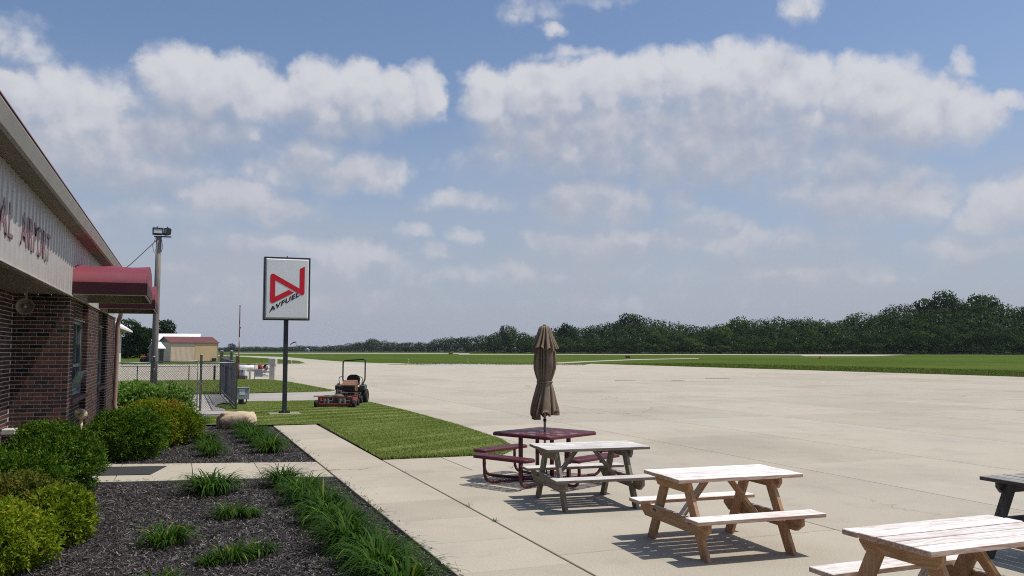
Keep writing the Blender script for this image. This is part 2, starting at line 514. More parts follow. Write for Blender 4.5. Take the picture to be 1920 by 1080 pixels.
def ground_mat(name, kind):
    m, g = new_mat(name)
    geo = g.n('ShaderNodeNewGeometry')
    P = geo.outputs['Position']
    if kind == 'concrete':
        oi = g.n('ShaderNodeObjectInfo')
        big = g.noise(P, .22, 4, .55)
        mid = g.noise(P, 1.3, 5, .6)
        fine = g.noise(P, 60, 4, .7)
        col = g.ramp(big, [(.3, (.352, .318, .256)), (.5, (.420, .382, .308)), (.7, (.385, .356, .298))])
        st = g.m('MULTIPLY', g.sstep(mid, .50, .72), .26)
        col = g.mix(st, col, (.245, .228, .20))
        strk = g.noise(g.vm('MULTIPLY', P, (.9, .16, 1)), 1.0, 5, .6)      # tyre-worn streaks and old sealer
        col = g.mix(g.m('MULTIPLY', g.sstep(strk, .5, .72), .28), col, (.33, .31, .28))
        spk = g.sstep(fine, .35, .7, .86, 1.1)
        col = g.mix(1.0, col, g.n_rgb(spk), 'MULTIPLY')
        pt = g.noise(P, 9, 3, .6)
        col = g.mix(g.m('MULTIPLY', g.sstep(pt, .7, .78), .45), col, (.22, .2, .18))
        cr = g.n('ShaderNodeTexVoronoi', feature='DISTANCE_TO_EDGE')
        g.put(cr.inputs['Vector'], g.vm('ADD', P, g.vm('MULTIPLY', g.noise(P, 1.2, 4, .6, col=True), (1.6, 1.6, 0))))
        cr.inputs['Scale'].default_value = .11
        crk = g.m('MULTIPLY', g.sstep(cr.outputs['Distance'], .0, .0042, 1, 0), g.sstep(g.noise(P, .09, 2, .5), .5, .6))
        col = g.mix(g.m('MULTIPLY', crk, .75), col, (.16, .14, .12))
        hs = g.n('ShaderNodeHueSaturation'); g.put(hs.inputs['Color'], col)
        g.put(hs.inputs['Value'], g.m('MULTIPLY_ADD', oi.outputs['Random'], .13, .935))
        finish(g, principled(g, hs.outputs[0], .85, 0, .08, fine, .25, .004))
    elif kind == 'asphalt':
        n = g.noise(P, .5, 4, .6); f = g.noise(P, 90, 3, .7)
        col = g.mix(g.sstep(n, .35, .65), (.30, .285, .26), (.37, .345, .31))
        col = g.mix(1.0, col, g.n_rgb(g.sstep(f, .3, .7, .8, 1.15)), 'MULTIPLY')
        finish(g, principled(g, col, .9, 0, .2, f, .3, .004))
    elif kind == 'grass':
        b = g.noise(P, .02, 3, .55); n = g.noise(P, .25, 5, .6); f = g.noise(P, 7, 5, .7)
        sp = g.n('ShaderNodeSeparateXYZ'); g.put(sp.inputs[0], P)
        col = g.mix(g.sstep(n, .35, .65), (.056, .088, .017), (.074, .112, .023))
        col = g.mix(g.m('MULTIPLY', g.sstep(b, .45, .62), .6), col, (.098, .135, .035))
        col = g.mix(1.0, col, g.n_rgb(g.sstep(f, .25, .75, .62, 1.3)), 'MULTIPLY')
        ye = g.sstep(g.noise(g.vm('MULTIPLY', P, (.05, .12, 1)), 1.0, 3, .6), .66, .74)
        col = g.mix(g.m('MULTIPLY', ye, .35), col, (.17, .19, .03))
        hgt = g.m('ADD', f, g.m('MULTIPLY', g.noise(P, 1.2, 4, .6), 1.5))
        finish(g, principled(g, col, 1.0, 0, .0, hgt, .9, .08))
    elif kind == 'field':
        n = g.noise(P, .006, 4, .6); f = g.noise(P, .8, 4, .7)
        col = g.mix(g.sstep(n, .42, .56), (.05, .085, .022), (.085, .115, .038))
        col = g.mix(1.0, col, g.n_rgb(g.sstep(f, .25, .75, .75, 1.2)), 'MULTIPLY')
        finish(g, principled(g, col, 1.0, 0, .0, f, .6, .2))
    elif kind == 'soil':
        n = g.noise(P, 25, 5, .7); n2 = g.noise(P, 2, 3, .6)
        col = g.mix(g.sstep(n, .35, .7), (.010, .008, .008), (.055, .045, .045))
        col = g.mix(g.m('MULTIPLY', g.sstep(n2, .5, .7), .3), col, (.03, .022, .018))
        finish(g, principled(g, col, .85, 0, .3, n, 1.0, .03))
    elif kind == 'hill':
        n = g.noise(P, .05, 4, .6)
        finish(g, principled(g, g.mix(n, (.015, .03, .01), (.04, .06, .02)), .95, 0, .1))
    return m
def _n_rgb(s, v):
    c = s.n('ShaderNodeCombineColor')
    for i in range(3):
        s.put(c.inputs[i], v)
    return c.outputs[0]
NT.n_rgb = _n_rgb

MT = {}
MT['concrete'] = ground_mat('concrete', 'concrete')
MT['asphalt'] = ground_mat('worn_road', 'asphalt')
MT['grass'] = ground_mat('mown_grass', 'grass')
MT['field'] = ground_mat('field', 'field')
MT['soil'] = ground_mat('mulch_soil', 'soil')
MT['hill'] = ground_mat('hill_floor', 'hill')
MT['joint'] = mat('joint_sealant', (.035, .032, .028), (.08, .072, .06), 3, .9)
MT['paint_white'] = mat('worn_white_paint', (.62, .62, .62), (.45, .43, .40), 1.2, .7)
MT['paint_blue'] = mat('worn_blue_paint', (.40, .47, .58), (.42, .42, .42), .8, .7)
MT['galv'] = mat('galvanised_steel', (.30, .315, .33), (.20, .21, .225), 14, .5, .3, .5, .08)
MT['galv_dark'] = mat('dull_galvanised_wire', (.085, .088, .092), (.05, .05, .054), 30, .6, .0, .3)
MT['black'] = mat('black_paint', (.012, .012, .013), (.02, .02, .02), 10, .4, 0, .5)
MT['rubber'] = mat('black_rubber', (.014, .014, .014), (.03, .028, .026), 12, .8, 0, .3, .2)
MT['mat_rubber'] = mat('ribbed_rubber_mat', (.022, .023, .025), (.04, .04, .04), 40, .75, 0, .4, .4, 120)
MT['cream'] = mat('cream_metal', (.52, .47, .40), (.45, .40, .34), 3, .38, 0, .5, .03)
MT['siding'] = mat('pale_metal_siding', (.40, .372, .352), (.36, .335, .315), 2.0, .32, 0, .5, .02, 6)
MT['trim'] = mat('grey_brown_trim', (.36, .33, .29), (.30, .275, .24), 3, .45, 0, .5)
MT['drip'] = mat('red_brown_drip_edge', (.20, .06, .045), (.15, .05, .04), 5, .5)
MT['soffit'] = mat('dark_soffit', (.24, .20, .165), (.19, .16, .13), 4, .7)
MT['roof'] = mat('roof_metal', (.30, .25, .22), (.25, .21, .19), 2, .5)
MT['mortar'] = mat('grey_mortar', (.50, .465, .42), (.42, .39, .35), 20, .9, 0, .2, .3)
BRICKS = [mat('brick_%s' % k, c, d, 18, .85, 0, .25, .5, 60, objvar=.12) for k, c, d in (
    ('red', (.112, .048, .035), (.080, .036, .027)), ('brown', (.092, .044, .033), (.066, .032, .025)),
    ('umber', (.070, .036, .030), (.048, .026, .022)), ('rust', (.140, .062, .043), (.100, .045, .031)),
    ('black', (.020, .015, .017), (.030, .020, .019)), ('plum', (.062, .028, .026), (.045, .021, .020)))]
BRICK_W = [5, 5, 4, 3, 5, 4]
MT['stone_cap'] = mat('pale_stone_cap', (.55, .52, .47), (.44, .42, .38), 6, .8, 0, .3, .2)
MT['window_frame'] = mat('grey_green_window_frame', (.20, .235, .235), (.16, .19, .19), 6, .45)
MT['sill'] = mat('brick_red_sill', (.16, .075, .055), (.11, .05, .04), 8, .8)
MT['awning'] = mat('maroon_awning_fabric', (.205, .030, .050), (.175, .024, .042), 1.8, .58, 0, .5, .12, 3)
MT['awning_valance'] = mat('shaded_maroon_valance', (.050, .004, .010), (.040, .004, .008), 4, .6, 0, .4, .1, 5)  # awning maroon darkened, the valance's shade is put into its colour
MT['awning_under'] = mat('tan_awning_lining', (.34, .31, .22), (.27, .24, .17), 3, .7)
MT['letter'] = mat('maroon_lettering', (.20, .085, .105), (.17, .07, .09), 6, .5)
MT['horn'] = mat('tan_horn', (.30, .26, .20), (.22, .19, .15), 8, .5)
MT['downpipe'] = mat('tan_pink_downpipe', (.35, .235, .195), (.29, .19, .16), 5, .5)
MT['yellow_cream'] = mat('cream_yellow_paint', (.50, .40, .24), (.38, .29, .16), 8, .55, 0, .4, .1)
MT['white'] = mat('white_paint', (.78, .78, .76), (.66, .66, .64), 4, .5)
MT['white_siding'] = mat('white_clapboard', (.66, .64, .58), (.58, .56, .50), 3, .6)
MT['soffit_tan'] = mat('tan_eave', (.45, .37, .22), (.38, .31, .19), 4, .7)
MT['red'] = mat('red_paint', (.42, .03, .03), (.30, .03, .03), 6, .5)
MT['sign_red'] = mat('sign_red', (.70, .010, .026), (.66, .010, .024), 3, .35)
MT['sign_white'] = mat('sign_face_white', (.86, .87, .85), (.82, .83, .81), 1.2, .3)
MT['sign_pan'] = mat('sign_face_edge', (.74, .75, .73), (.66, .66, .64), 2, .25)
MT['sign_frame'] = mat('sign_frame_dark', (.022, .022, .03), (.03, .03, .036), 4, .45)
MT['sign_pole'] = mat('sign_pole_dark_grey', (.030, .033, .038), (.045, .045, .048), 6, .5)
MT['pole_wood'] = mat('grey_weathered_pole', (.27, .245, .22), (.17, .15, .14), 3, .85, 0, .2, .4, 30, stretch=(6, 6, .5))
MT['glass_lamp'] = mat('lamp_glass', (.55, .58, .6), (.4, .42, .45), 3, .1, 0, .6)
MT['box_grey'] = mat('grey_metal_box', (.36, .38, .40), (.31, .33, .35), 4, .45, .0, .5)
MT['label_white'] = mat('white_label', (.75, .75, .75), (.7, .7, .7), 5, .5)
MT['boulder'] = mat('tan_boulder', (.50, .40, .28), (.22, .15, .10), 2.6, .95, 0, .1, 1.0, 12, lo=.36, hi=.52)
MT['red_metal'] = mat('maroon_plastisol', (.100, .012, .021), (.075, .010, .017), 12, .42, 0, .5, .1)
MT['hangar_tan'] = mat('tan_hangar_wall', (.80, .64, .47), (.74, .58, .42), .35, .6, detail=3)
MT['hangar_rust'] = mat('rust_stained_wall', (.70, .49, .27), (.64, .46, .26), .6, .65)
MT['hangar_grey'] = mat('grey_hangar_end', (.20, .22, .25), (.17, .19, .22), 1, .6)
MT['roof_red'] = mat('rusty_red_roof', (.15, .045, .038), (.115, .04, .035), .5, .6)
MT['bark'] = mat('bark', (.085, .065, .05), (.05, .04, .03), 6, .9, 0, .1, .5)
MT['umb'] = mat('brown_canvas', (.205, .155, .112), (.17, .128, .092), 5, .8, 0, .15, .15, 30)
MT['umb_pole'] = mat('pale_umbrella_pole', (.42, .36, .32), (.33, .28, .25), 8, .5)
MT['mast'] = mat('rusty_mast', (.20, .075, .06), (.15, .07, .06), 6, .7)
MT['mower_orange'] = mat('faded_orange_hood', (.22, .115, .06), (.17, .088, .05), 8, .5)
MT['mower_red'] = mat('dusty_red_deck', (.30, .060, .042), (.21, .05, .04), 10, .6, 0, .3, .1)
MT['mower_grey'] = mat('dusty_grey_steel', (.085, .08, .07), (.05, .048, .044), 10, .6)
MT['mower_olive'] = mat('dusty_belt_cover', (.11, .105, .085), (.07, .065, .055), 9, .7)
WOOD_TAN = wood_mat('tan_cedar', (.44, .265, .145), (.33, .185, .095), (.40, .18, .09), .7, .25, weather=((.74, .71, .68), (.56, .48, .43)))
WOOD_TOP = wood_mat('bleached_boards', (.52, .40, .32), (.36, .22, .16), (.42, .22, .15), .7, .25, weather=((.78, .75, .73), (.58, .51, .47)))
WOOD_GREY = wood_mat('grey_weathered_wood', (.26, .215, .165), (.16, .130, .10), (.2, .155, .12), weather=((.66, .64, .62), (.46, .42, .40)))
WOOD_DARK = wood_mat('dark_stained_wood', (.095, .086, .082), (.058, .053, .051), (.065, .06, .057), weather=((.31, .295, .275), (.19, .18, .17)))

def glass_mat():
    m, g = new_mat('dark_window_glass')
    finish(g, principled(g, (.012, .016, .018), .05, 0, .6))
    return m
MT['glass'] = glass_mat()
def pane_mat():
    m, g = new_mat('hopper_glass')
    finish(g, principled(g, (.34, .39, .43), .12, 0, .7))
    return m
MT['hopper'] = pane_mat()
def perforated():
    m, g = new_mat('maroon_perforated_sheet')
    tc = g.n('ShaderNodeTexCoord')
    sp = g.n('ShaderNodeSeparateXYZ'); g.put(sp.inputs[0], tc.outputs['Object'])
    def cell(s, per):
        return g.m('ABSOLUTE', g.m('SUBTRACT', g.m('FRACT', g.m('MULTIPLY_ADD', s, 1 / per, 100.5)), .5))
    u, v = cell(sp.outputs[0], .026), cell(sp.outputs[1], .026)
    hole = g.m('LESS_THAN', g.m('ADD', g.m('MULTIPLY', u, u), g.m('MULTIPLY', v, v)), .098)
    pu, pv = cell(sp.outputs[0], .29), cell(sp.outputs[1], .29)
    inside = g.m('LESS_THAN', g.m('MAXIMUM', pu, pv), .445)
    geo = g.n('ShaderNodeNewGeometry'); spn = g.n('ShaderNodeSeparateXYZ'); g.put(spn.inputs[0], tc.outputs['Normal'])
    top = g.m('GREATER_THAN', g.m('ABSOLUTE', spn.outputs[2]), .95)
    fac = g.m('MULTIPLY', g.m('MULTIPLY', hole, inside), top)
    n = g.noise(tc.outputs['Object'], 12, 4, .6)
    p = principled(g, g.mix(n, (.080, .010, .018), (.115, .016, .026)), .42, 0, .5)
    tr = g.n('ShaderNodeBsdfTransparent')
    mx = g.n('ShaderNodeMixShader'); g.put(mx.inputs[0], fac)
    g.t.links.new(p, mx.inputs[1]); g.t.links.new(tr.outputs[0], mx.inputs[2])
    finish(g, mx.outputs[0])
    return m
MT['perf'] = perforated()

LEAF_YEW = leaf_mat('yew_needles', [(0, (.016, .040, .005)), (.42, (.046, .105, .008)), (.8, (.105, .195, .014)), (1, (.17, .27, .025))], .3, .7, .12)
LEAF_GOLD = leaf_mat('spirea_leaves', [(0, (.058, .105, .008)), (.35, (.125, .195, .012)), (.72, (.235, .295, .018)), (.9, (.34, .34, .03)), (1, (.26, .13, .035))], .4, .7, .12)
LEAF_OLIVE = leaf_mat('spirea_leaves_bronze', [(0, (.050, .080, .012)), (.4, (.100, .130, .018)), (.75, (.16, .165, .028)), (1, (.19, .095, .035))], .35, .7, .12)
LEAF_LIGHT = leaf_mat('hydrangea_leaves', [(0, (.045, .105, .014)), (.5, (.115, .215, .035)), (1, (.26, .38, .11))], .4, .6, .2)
LEAF_LILY = leaf_mat('daylily_blades', [(0, (.015, .050, .007)), (.5, (.036, .088, .009)), (.85, (.070, .145, .015)), (1, (.22, .25, .045))], .35, .6, .10)
LEAF_GRASS = leaf_mat('grass_blades', [(0, (.085, .125, .028)), (.5, (.180, .245, .062)), (1, (.40, .43, .19))], .12, .85, .0, .86)
LEAF_TREE = leaf_mat('woodland_leaves', [(0, (.014, .034, .010)), (.45, (.024, .053, .013)), (.75, (.036, .072, .017)), (1, (.068, .098, .028))], .15, .95, .0, lobe=.8)
LEAF_PALE = leaf_mat('pale_tree_leaves', [(0, (.040, .060, .030)), (1, (.085, .11, .06))], .25, .95, .0, lobe=.8)
LEAF_DARK = leaf_mat('dark_tree_leaves', [(0, (.007, .019, .008)), (.6, (.015, .034, .011)), (1, (.032, .058, .018))], .2, .95, .0, lobe=.8)
LEAF_FRESH = leaf_mat('yellow_green_tree_leaves', [(0, (.030, .055, .012)), (.6, (.052, .085, .018)), (1, (.085, .115, .028))], .25, .95, .0, lobe=.8)
CHIP = leaf_mat('mulch_chips', [(0, (.010, .008, .009)), (.5, (.038, .030, .028)), (.78, (.100, .084, .080)), (1, (.32, .28, .26))], .0, .55, .5)

# ------------------------------------------------------------------ ground
def sheet(name, poly, z, m, kind='structure'):
    me = bpy.data.meshes.new(name)
    me.from_pydata([(x, y, z) for x, y in poly], [], [tuple(range(len(poly)))])
    bm = bmesh.new(); bm.from_mesh(me)
    for f in bm.faces:
        if f.normal.z < 0:
            f.normal_flip()
    bm.to_mesh(me); bm.free()
    me.materials.append(m)
    o = link(name, me)
    o['kind'] = kind
    return o
def band(pts):
    return [(p.x, p.y) for p in pts]

sheet('ground', [(-2600, -1500), (4200, -1500), (4200, 5200), (-2600, 5200)], -.10, MT['field'])
sheet('airfield_grass', [(-260, -40), (900, -40), (900, 900), (-260, 900)], -.06, MT['grass'])
# apron: concrete bed with the joints showing in it, then each slab near enough to be told apart
AP = [(3.5, -6), (59.6, -6), (59.6, 60), (58.0, 118), (46.5, 125), (30, 134), (18.5, 140), (-60, 138), (-60, 63), (3.4, 62.2), (5.8, 60.8), (7.05, 43.2), (6.95, 34.9), (3.6, 34.9)]
sheet('apron', AP, -.016, MT['joint'])
XJ = [6.9, 9.9, 13.1, 17.0, 21.6, 26.2, 30.8, 35.4, 40.0, 44.6, 49.2, 53.8, 59.5]
YJ = [-6, -1.4, 3.2, 7.9, 12.6, 17.3, 22.0, 26.7, 31.4, 36.1, 43.0, 49.0, 55.0, 61.0]
apron_o = bpy.data.objects['apron']
slab_cache = {}
def slab(x0, x1, y0, y1, parent, name='concrete_slab', gap=.015, z=0.0, th=.07, m=None):
    key = (round(x1 - x0, 3), round(y1 - y0, 3), gap, th, m or 'concrete')
    if key not in slab_cache:
        b = MB(); b.box((0, 0, -th / 2), (x1 - x0 - gap, y1 - y0 - gap, th), .006)
        slab_cache[key] = b.mesh(name, MT[m or 'concrete'])
    return link(name, slab_cache[key], parent, ((x0 + x1) / 2, (y0 + y1) / 2, z))
for i in range(len(XJ) - 1):
    for j in range(len(YJ) - 1):
        slab(XJ[i], XJ[i + 1], YJ[j], YJ[j + 1], apron_o)
for (x0, x1, y0, y1) in ((3.5, 6.9, -6, 3.2), (3.5, 6.9, 3.2, 7.9), (3.5, 6.9, 7.9, 13.92), (3.5, 4.62, 13.92, 15.82), (4.62, 6.9, 13.92, 15.82)):
    slab(x0, x1, y0, y1, apron_o, gap=.02 if x0 == 3.5 else .011)
for (y0, y1) in ((15.82, 20.4), (20.4, 25.0), (25.0, 29.6), (29.6, 34.2)):
    slab(5.4, 6.9, y0, y1, apron_o)
for (y0, y1) in ((43.3, 49), (49, 55), (55, 61)):
    slab(4.4, 6.9, y0, y1, apron_o)
# the apron beyond: slabs no longer told apart
far = sheet('apron_beyond', [(-60, 63), (3.4, 62.2), (6.9, 61.02), (59.5, 61.02), (58.0, 118), (46.5, 125), (30, 134), (18.5, 140), (-60, 138)], -.004, MT['concrete'])
sheet('taxiway', band([at(575, 681), at(560, 676.2), at(500, 671.3), at(440, 668.0), at(380, 666), at(380, 665.2), at(470, 667.2), at(540, 669.5), at(580, 673.0), at(640, 677.6), at(720, 681.0)]), -.030, MT['concrete'])
sheet('taxiway', band([at(1040, 681.8), at(1120, 677.6), at(1195, 674.6), at(1310, 672.2), at(1310, 671.2), at(1190, 673.2), at(1120, 676.0), at(1020, 680.2)]), -.028, MT['concrete'])
sheet('taxiway', band([at(860, 664.9), at(1200, 664.9), at(1500, 666.0), at(1510, 667.8), at(1640, 667.6), at(1700, 664.9), at(1560, 664.6), at(1200, 663.8), at(860, 664.1)]), -.026, MT['concrete'])
sheet('runway', band([at(440, 662.9), at(880, 663.4), at(880, 662.0), at(440, 661.6)]), -.024, MT['asphalt'])
sheet('apron_marking', band([at(605, 686.5), at(700, 686.9), at(712, 686.0), at(640, 685.6)]), .004, MT['paint_white'])
sheet('apron_marking', band([at(780, 684.6), at(900, 684.9), at(945, 682.8), at(830, 682.4)]), .004, MT['paint_blue'])
sheet('apron_marking', band([at(842, 684.2), at(905, 684.3), at(912, 683.4), at(850, 683.3)]), .008, MT['paint_white'])
for (px, py, w) in ((1168, 713, 1.5), (1268, 713.5, .9), (1340, 710, 2.0)):
    p = at(px, py)
    sheet('sealed_patch', [(p.x - w * .5, p.y - .25), (p.x + w * .5, p.y - .45), (p.x + w * .55, p.y + .1), (p.x - w * .3, p.y + .3)], .004, MT['joint'])

# walk along the bed, the cross path and their slabs
walk = sheet('walkway', [(2.35, -2), (3.5, -2), (3.5, 15.9), (3.62, 23.9), (2.39, 24.1)], -.03, MT['joint'])
WY = [-1.3, 0, 1.27, 2.55, 3.8, 5.05, 6.3, 7.55, 8.8, 10.07, 11.35, 12.7, 14.02, 15.98, 18.0, 20.0, 22.0, 23.95]
for a, b in zip(WY, WY[1:]):
    slab(2.36, 3.492, a, b, walk, 'paving_slab', gap=.010)
path = sheet('path', [(-1.7, 14.75), (2.34, 13.98), (2.34, 15.94), (-1.7, 17.15)], -.05, MT['joint'])
xs = [-1.75, -.9, .24, 1.28, 2.34]
def pl(x, e):
    return (14.02 + (2.34 - x) * .195) if e == 0 else (15.95 + (2.34 - x) * .285)
for a, b in zip(xs, xs[1:]):
    p = MB(); p.prism([(a + .006, pl(a, 0)), (b - .006, pl(b, 0)), (b - .006, pl(b, 1)), (a + .006, pl(a, 1))], -.09, 0)
    p.build('paving_slab', MT['concrete'], path)
# service road, gate pad
road = sheet('service_road', [(2.3, 35.15), (6.95, 34.8), (7.05, 43.3), (2.3, 42.2), (-14, 43.5), (-14, 37)], -.012, MT['asphalt'])
sheet('gate_pad', [(-1.0, 27.9), (1.45, 28.2), (1.62, 31), (1.3, 34), (2.0, 36.9), (-14, 37), (-14, 34), (-2.2, 33)], -.008, MT['asphalt'])
sheet('mulch_bed', [(-3.2, 4), (2.36, 4), (2.39, 24.2), (-1.9, 26.5), (-3.2, 16)], -.045, MT['soil'])
# hill under the wood beyond the field
SKYLINE = [(300, 655), (420, 650), (460, 649), (480, 648), (520, 650), (565, 646), (600, 648), (640, 645), (690, 636), (700, 634), (740, 639), (790, 640), (830, 630), (850, 630), (900, 624), (945, 614), (965, 614), (990, 624), (1040, 610), (1060, 606),
           (1120, 599), (1160, 592), (1195, 590), (1240, 597), (1290, 602), (1340, 603), (1380, 597), (1430, 594), (1475, 591), (1510, 589), (1540, 596), (1580, 590), (1620, 585), (1660, 578), (1700, 572), (1740, 570), (1770, 559), (1800, 561), (1840, 562), (1870, 571), (1920, 579), (1990, 574), (2100, 584), (2300, 600)]
def skyline(px):
    xs_ = [a for a, _ in SKYLINE]; ys_ = [b for _, b in SKYLINE]
    return float(np.interp(px, xs_, ys_))
def front(px):                                     # distance of the wood's near edge
    return float(np.interp(px, [300, 600, 680, 780, 900, 1000, 1200, 2300], [1250, 1200, 1050, 900, 700, 560, 500, 470]))
def hill_z(px, D):
    fr = front(px)
    top = CAMH + (YH - skyline(px)) / FPX * (fr + 110)
    rise = max(0.0, top - 17.0)
    t = min(1.0, max(0.0, (D - fr - 8) / 110.0))
    return rise * t * t * (3 - 2 * t) - .3
pxs = np.linspace(240, 2400, 110)
V, F = [], []
dl = [-12, -2, 20, 45, 75, 110, 160, 260]
for px in pxs:
    for d in dl:
        D = front(px) + d
        p = at_dist(px, D)
        V.append((p.x, p.y, hill_z(px, D) if d > -5 else -1.5))
nd = len(dl)
for i in range(len(pxs) - 1):
    for j in range(nd - 1):
        F.append((i * nd + j, (i + 1) * nd + j, (i + 1) * nd + j + 1, i * nd + j + 1))
structure(link('hill', np_mesh('hill', np.array(V), np.array(F), MT['hill'], smooth=True)))

# ------------------------------------------------------------------ terminal building
bld = thing('terminal_building', 'brick airport terminal with pale ribbed metal fascia and two maroon awnings', 'building', (-1.8, 16.7, 0))
BX, BY = -1.8, 16.7
def W(x, y, z=0):                                   # site coordinates to the building's own
    return (x - BX, y - BY, z)
# mortar cores
core = MB()
core.box(W(-2.46, 16.7 + .1055, 1.48), (1.3, .2, 2.94))                    # recess wall that looks towards the camera
core.build('mortar_wall', MT['mortar'], bld)
for (y0, y1) in ((16.7, 17.4), (19.9, 22.6), (24.7, 27.9)):
    MB().box(W(-1.906, (y0 + y1) / 2 + .004, 1.48), (.2, y1 - y0 - .008, 2.94)).build('mortar_pier', MT['mortar'], bld)
bay = MB()
for (y0, y1, z0, z1) in ((17.4, 19.9, 0, 1.10), (17.4, 19.9, 2.60, 2.95), (22.6, 24.7, 0, 1.10), (22.6, 24.7, 2.60, 2.95)):
    bay.box(W(-2.01, (y0 + y1) / 2, (z0 + z1) / 2), (.2, y1 - y0, z1 - z0))
bay.box(W(-2.30, 21.0, 1.5), (.3, 8.2, 2.9))
bay.build('bay_wall', MT['mortar'], bld)
rw = MB(); rw.box(W(-2.765, 13.4, 1.48), (.2, 6.58, 2.94)); rw.build('return_wall', MT['mortar'], bld)
# bricks
CO = .0677
brick_mesh = {}
def brick_me(kind, k):
    if (kind, k) not in brick_mesh:
        d = {'s': (.190, .012, .0545), 'e': (.012, .190, .0545), 'sh': (.090, .012, .0545), 'eh': (.012, .090, .0545)}[kind]
        brick_mesh[(kind, k)] = MB().box((0, 0, 0), d, .003).mesh('brick', BRICKS[k])
    return brick_mesh[(kind, k)]
rb = random.Random(3)
brick_list = []                                     # (closeness, kind, centre, axis, length)
def pick():
    return rb.choices(range(6), BRICK_W)[0]
for c in range(44):
    z = .035 + c * CO
    x = -1.8 if c % 2 == 0 else -1.8 + .0
    pos = -1.796
    first = .192 if c % 2 == 0 else .092
    while pos > -2.70:
        L = first; first = .192
        brick_list.append((0 if z > .62 else 2, 's' if L > .1 else 'sh', (pos - L / 2, 16.7035, z)))
        pos -= L + .010
    for (y0, y1, xf, zlo, zhi) in ((16.7, 17.4, -1.8, 0, 9), (17.4, 19.9, -1.902, 0, 1.07), (17.4, 19.9, -1.902, 2.60, 9), (19.9, 22.6, -1.8, 0, 9), (22.6, 24.7, -1.902, 0, 1.07), (22.6, 24.7, -1.902, 2.60, 9), (24.7, 27.9, -1.8, 0, 9)):
        if not (zlo <= z <= zhi):
            continue
        p = y0 + .004
        first = .092 if c % 2 == 0 else .192
        while p < y1 - .05:
            L = min(first, y1 - .004 - p); first = .192
            kd = 'e' if L > .15 else 'eh'
            Lr = .192 if kd == 'e' else .092
            if p + Lr <= y1 + .05:
                pr = 1 if (y1 <= 17.5 and z > .5) else (3 if z > .5 else 5)
                brick_list.append((pr + (p - 16.7) * .2, kd, (xf - .004, p + Lr / 2, z)))
            p += Lr + .010
    # reveals of the piers, looking towards the camera
    for (y, x0) in ((19.9, -1.8), (24.7 - 2.1 + 2.1, -1.8)):
        brick_list.append((6, 'sh', (x0 - .05, y + .004, z)))
brick_list.sort(key=lambda b: b[0])
for pr, kd, cpos in brick_list[:300]:
    link('brick', brick_me(kd, pick()), bld, W(*cpos))
rest = {}
for pr, kd, cpos in brick_list[300:]:
    d = {'s': (.190, .012, .0545), 'e': (.012, .190, .0545), 'sh': (.090, .012, .0545), 'eh': (.012, .090, .0545)}[kd]
    rest.setdefault(pick(), MB()).box(W(*cpos), d, .003)
for c in range(44):                                 # return wall at the left edge of the view
    z = .035 + c * CO
    p = 10.1 + (c % 2) * .1
    while p < 16.5:
        rest.setdefault(pick(), MB()).box(W(-2.665, p + .096, z), (.012, .190, .0545), .003)
        p += .202
vs, fs, mi = [], [], []
for k, b in rest.items():
    o = len(vs); vs += b.v; fs += [tuple(i + o for i in f) for f in b.f]; mi += [k] * len(b.f)
me = bpy.data.meshes.new('brickwork'); me.from_pydata(vs, [], fs)
bm = bmesh.new(); bm.from_mesh(me); bmesh.ops.recalc_face_normals(bm, faces=bm.faces); bm.to_mesh(me); bm.free()
for m_ in BRICKS:
    me.materials.append(m_)
me.polygons.foreach_set('material_index', mi)
stuff(link('brickwork', me, bld))
# lintels, cap line under the fascia
for (y0, y1) in ((17.4, 19.9), (22.6, 24.7)):
    b = MB(); b.box(W(-1.94, (y0 + y1) / 2, 2.585), (.16, y1 - y0 - .01, .03)); b.build('lintel', MT['window_frame'], bld)
